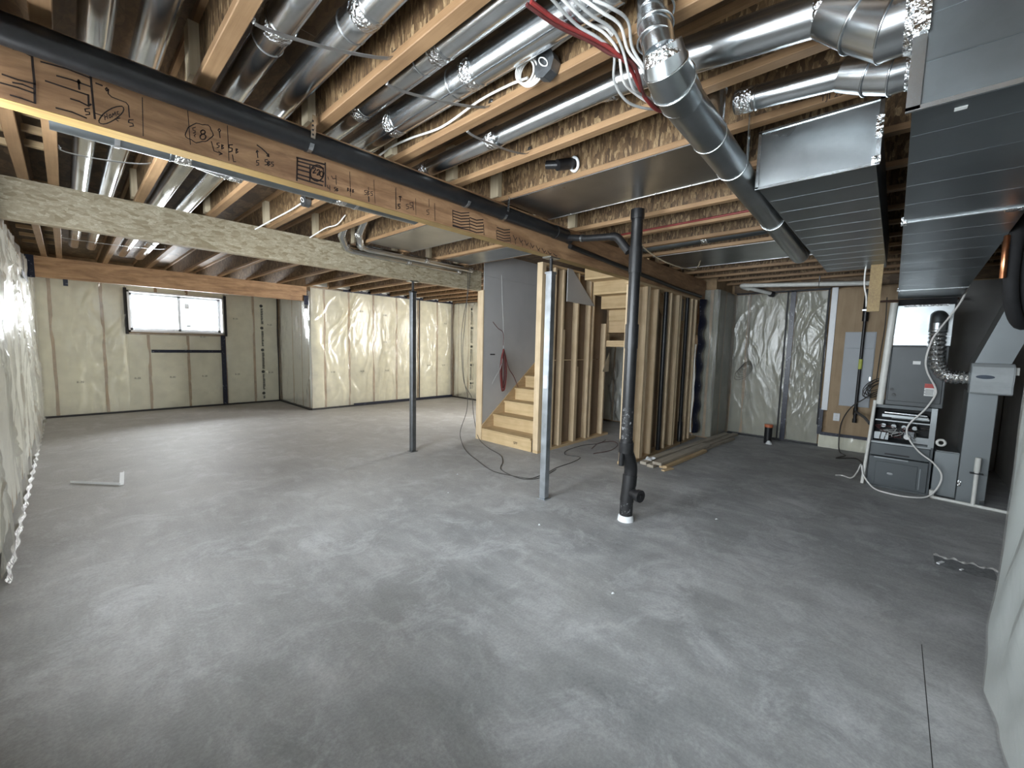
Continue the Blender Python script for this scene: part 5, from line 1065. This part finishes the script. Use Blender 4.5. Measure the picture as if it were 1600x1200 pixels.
part('frame_bar', MB().box(FX + .03, FX + .045, R0 + .025, L0 - .025, .755, .768), 'galv_dull', fu)
for k in range(4):
    y = L0 - .10 - .085 * k
    part('burner', MB().tube([(FX + .06, y, .70), (FX + .24, y, .70)], .022, 12), 'galv_dull', fu)
part('gas_valve', MB().box(FX + .05, FX + .14, -.22, -.14, .58, .66), 'box', fu)
part('valve_knob', MB().tube([(FX + .05, -.165, .60), (FX + .02, -.165, .60)], .028, 14), 'label', fu, 'white gas valve knob')
part('control_board', MB().box(FX + .06, FX + .08, L0 - .15, L0 - .03, .54, .62), 'galv_dull', fu)
part('blower_box', MB().box(FX + .10, FX + .26, -.34, -.20, .53, .60), 'galv_dull', fu)
r_ = random.Random(9)
for k in range(16):
    y, z = r_.uniform(R0 + .05, L0 - .05), r_.uniform(.56, .76)
    p = [(FX + .04 + r_.uniform(0, .05), y + r_.uniform(-.09, .09), z + r_.uniform(-.06, .06)) for _ in range(4)]
    p = [(a, max(R0 + .03, min(L0 - .03, q)), max(.535, min(.88, c))) for a, q, c in p]
    part('wire', MB().tube(smooth_path(p, 4), .004, 5), ('maroon', 'cable_dark', 'cable_grey', 'cable_dark')[k % 4], fu)
part('coil_case', MB().box(FX, 6.92, -.405, .045, .945, 1.595), 'cabinet_dark', fu, None, .004)
part('coil_panel', MB().box(FX - .012, FX - .0005, -.385, .03, .99, 1.585), 'cabinet_dark', fu, None, .004)
part('plenum', MB().box(FX + .005, 6.90, -.41, .03, 1.60, 2.03), 'galv_dull', fu, 'shiny sheet-metal plenum', .003)
part('plenum_seam', MB().box(FX - .004, FX + .0045, -.41, .03, 1.70, 1.706), 'galv', fu)
part('canvas_connector', MB().box(FX + .015, 6.9, -.42, .02, 2.0305, 2.099), 'rubber', fu)
part('foil_tab', MB().box(FX - .006, FX + .0045, -.37, -.03, 2.012, 2.032), 'foil', fu)
pl = part('name_plate', MB().box(FX - .0155, FX - .0125, -.205, -.145, 1.40, 1.435), 'label', fu, 'small white plate')
pl = part('warning_label', MB().box(FX - .0155, FX - .0125, -.335, -.255, 1.07, 1.20), 'label', fu, 'white label with red header')
part('label_header', MB().box(FX - .017, FX - .0158, -.335, -.255, 1.155, 1.20), 'redlabel', pl)
b = MB()
for k in range(5): b.box(FX - .0165, FX - .0158, -.325, -.265 + .01 * (k % 2), 1.082 + .013 * k, 1.087 + .013 * k)
part('label_print', b, 'print', pl)
part('pipe_stub', MB().tube([(FX - .012, -.02, 1.06), (FX - .05, -.02, 1.06)], .016, 12), 'abs', fu); part('pipe_stub', MB().tube([(FX - .012, .0, 1.12), (FX - .04, .0, 1.12)], .014, 12), 'abs', fu)
part('drain_fitting', MB().torus((FX - .01, R0 - .05, .59), (1, 0, 0), .030, .012, 20, 8), 'pvc', fu, 'white round fitting')
pv = thing('furnace_vent_pipe', 'white plastic vent pipe standing at the left side of furnace', 'pipe', (6.17, .08, 0))
part('upper_run', MB().tube([(6.165, .052, 2.06), (6.165, .085, .945)], .032, 16), 'pvc', pv)
solo('condensate_pipe', MB().tube([(6.15, .125, .985), (6.15, .14, .60), (6.15, .165, .02)], .016, 12), 'pvc', 'thin white drain pipe down the left edge of the furnace', 'pipe')
fp = thing('floor_drain_pipe', 'white plastic drain pipe lying on the floor beside the grey duct', 'pipe', (6.1, -.66, 0))
part('floor_run', MB().tube([(6.12, -.385, .017), (6.05, -.93, .017)], .016, 12), 'pvc', fp)
part('riser', MB().tube([(6.075, -.685, .02), (6.09, -.685, .38)], .016, 12), 'pvc', fp)
part('riser_cap', MB().tube([(6.09, -.685, .36), (6.092, -.685, .50)], .022, 12), 'pvc', fp)
part('elbow', MB().tube([(6.12, -.395, .017), (6.12, -.395, .09)], .020, 12), 'pvc', fp)
part('pipe_clip', MB().box(6.07, 6.115, -.73, -.64, .335, .345), 'black', fp)
dd = thing('return_drop', 'grey return-air duct standing beside the furnace', 'duct', (6.4, -.66, 0))
part('drop_duct', MB().box(FX, 6.6, -.775, -.575, .0, 1.15), 'drop', dd, None, .004)
part('boot', MB().box(FX + .02, 6.75, -.572, -.39, .02, .49), 'drop', dd, None, .004)
part('boot_top', MB().box(FX + .03, 6.75, -.57, -.40, .4905, .50), 'galv_dull', dd)
part('upper_duct', MB().hexa([(FX, -.83, 1.43), (6.6, -.83, 1.43), (6.6, -.59, 1.43), (FX, -.59, 1.43)], [(FX - .02, -1.06, 2.25), (6.6, -1.06, 2.25), (6.6, -.83, 2.25), (FX - .02, -.83, 2.25)]), 'drop', dd)
part('drop_duct', MB().box(FX, 6.6, -.80, -.59, 1.151, 1.429), 'drop', dd)
part('corner_bracket', MB().box(FX - .006, FX - .0005, -.77, -.74, .01, .06), 'galv', dd)
part('foil_tab', MB().box(FX - .005, FX - .0005, -.60, -.575, .16, .22), 'foil', dd)
hu = thing('humidifier', 'grey curved humidifier box with blue oval badge on the return duct', 'humidifier', (6.1, -.69, 1.14))
prof = [(6.195, 1.435), (6.10, 1.43), (6.055, 1.40), (6.035, 1.33), (6.04, 1.26), (6.055, 1.21), (6.035, 1.15), (6.06, 1.135), (6.195, 1.135)]
part('cover', MB().prism([(x, -.565, z) for x, z in prof], (0, -.27, 0)), 'hum', hu, None, .004)
part('side_cap', MB().prism([(x + (.006 if x < 6.19 else 0), -.8355, z) for x, z in prof], (0, -.006, 0)), 'hum', hu)
part('badge', MB().prism([(6.031, -.655 + .062 * math.cos(t), 1.303 + .019 * math.sin(t)) for t in [2 * PI * i / 24 for i in range(24)]], (.005, 0, 0)), 'navy', hu, 'blue oval badge')
part('solenoid_cap', MB().box(6.12, 6.17, -.875, -.842, 1.33, 1.40), 'pvc', hu)
fx = thing('flex_duct', 'crinkled silver flexible duct bending from plenum to humidifier', 'duct', (6.1, -.4, 1.3))
P = smooth_path([(6.13, -.30, 1.77), (6.115, -.30, 1.66), (6.11, -.305, 1.52), (6.11, -.325, 1.40), (6.11, -.385, 1.31), (6.11, -.46, 1.285), (6.11, -.565, 1.285)], 6)
part('corrugated_body', MB().tube(P, [.070 if i % 2 else .058 for i in range(len(P))], 20, True, True), 'flexfoil', fx)
part('takeoff_collar', MB().tube([(6.135, -.30, 1.83), (6.13, -.30, 1.74)], .070, 20), 'galv_dull', fx)
part('takeoff_elbow', MB().tube(smooth_path([(6.21, -.30, 1.90), (6.16, -.30, 1.89), (6.135, -.30, 1.82)], 4), .069, 20), 'galv_dull', fx)
cable('white_cable', [(6.05, -.478, 2.20), (6.06, -.42, 2.0), (6.03, -.29, 1.73), (6.02, -.255, 1.62), (6.03, -.235, 1.45), (6.07, -.26, 1.32), (6.12, -.33, 1.17), (6.12, -.335, 1.08), (6.13, -.27, .92), (6.13, -.18, .78), (6.13, -.155, .68), (6.13, -.19, .58), (6.13, -.27, .47), (6.12, -.38, .38), (6.11, -.45, .27), (6.09, -.435, .14), (6.03, -.36, .03), (5.95, -.22, .01), (5.95, -.06, .01), (6.02, .06, .02), (6.10, .155, .12), (6.12, .18, .23)], .0085, 'cable', 'long white cable draped down the front of the furnace', fil=5)
cable('white_cable', [(6.10, .19, .24), (6.2, .22, .12), (6.3, .27, .02), (6.4, .36, .008), (6.35, .42, .008)], .008, 'cable', 'white cable tail on the floor left of the furnace', fil=5)

# refrigerant line set: black insulated coil hung under the trunk
ls = thing('refrigerant_line_coil', 'hanging coil of black insulated tubing with bare copper showing', 'tubing', (3.5, -.45, 1.6))
for k in range(6):
    x0, y0 = 3.30 + .035 * k, -.458 - .046 * k; an = -.42 + .05 * (k % 3); ph = .05 * k
    dv = Vector((math.cos(an), math.sin(an), 0)); P = []
    for i in range(41):
        t = 2 * PI * i / 40 + ph
        P.append(Vector((x0, y0, 1.965 + .012 * (k % 2))) + dv * (.20 * math.cos(t)) + Vector((0, .02 * (i / 40 - .5), 1)) * (.30 * math.sin(t)) )
    part('tube_loop', MB().tube(P, .027, 12, False), 'rubber', ls)
part('copper_tube', MB().tube(smooth_path([(3.12, -.351, 2.08), (3.085, -.346, 2.02), (3.075, -.346, 1.95), (3.09, -.349, 1.88)], 5), .012, 12), 'copper', ls, 'bare copper tube')
part('tube_tail', MB().tube(smooth_path([(3.45, -.52, 2.20), (3.3, -.52, 2.34), (3.0, -.54, 2.44), (2.8, -.57, 2.46)], 6), .034, 12), 'rubber', ls)
part('hook', MB().tube([(3.45, -.49, 2.26), (3.45, -.49, 2.63)], .004, 6), 'strap', ls)
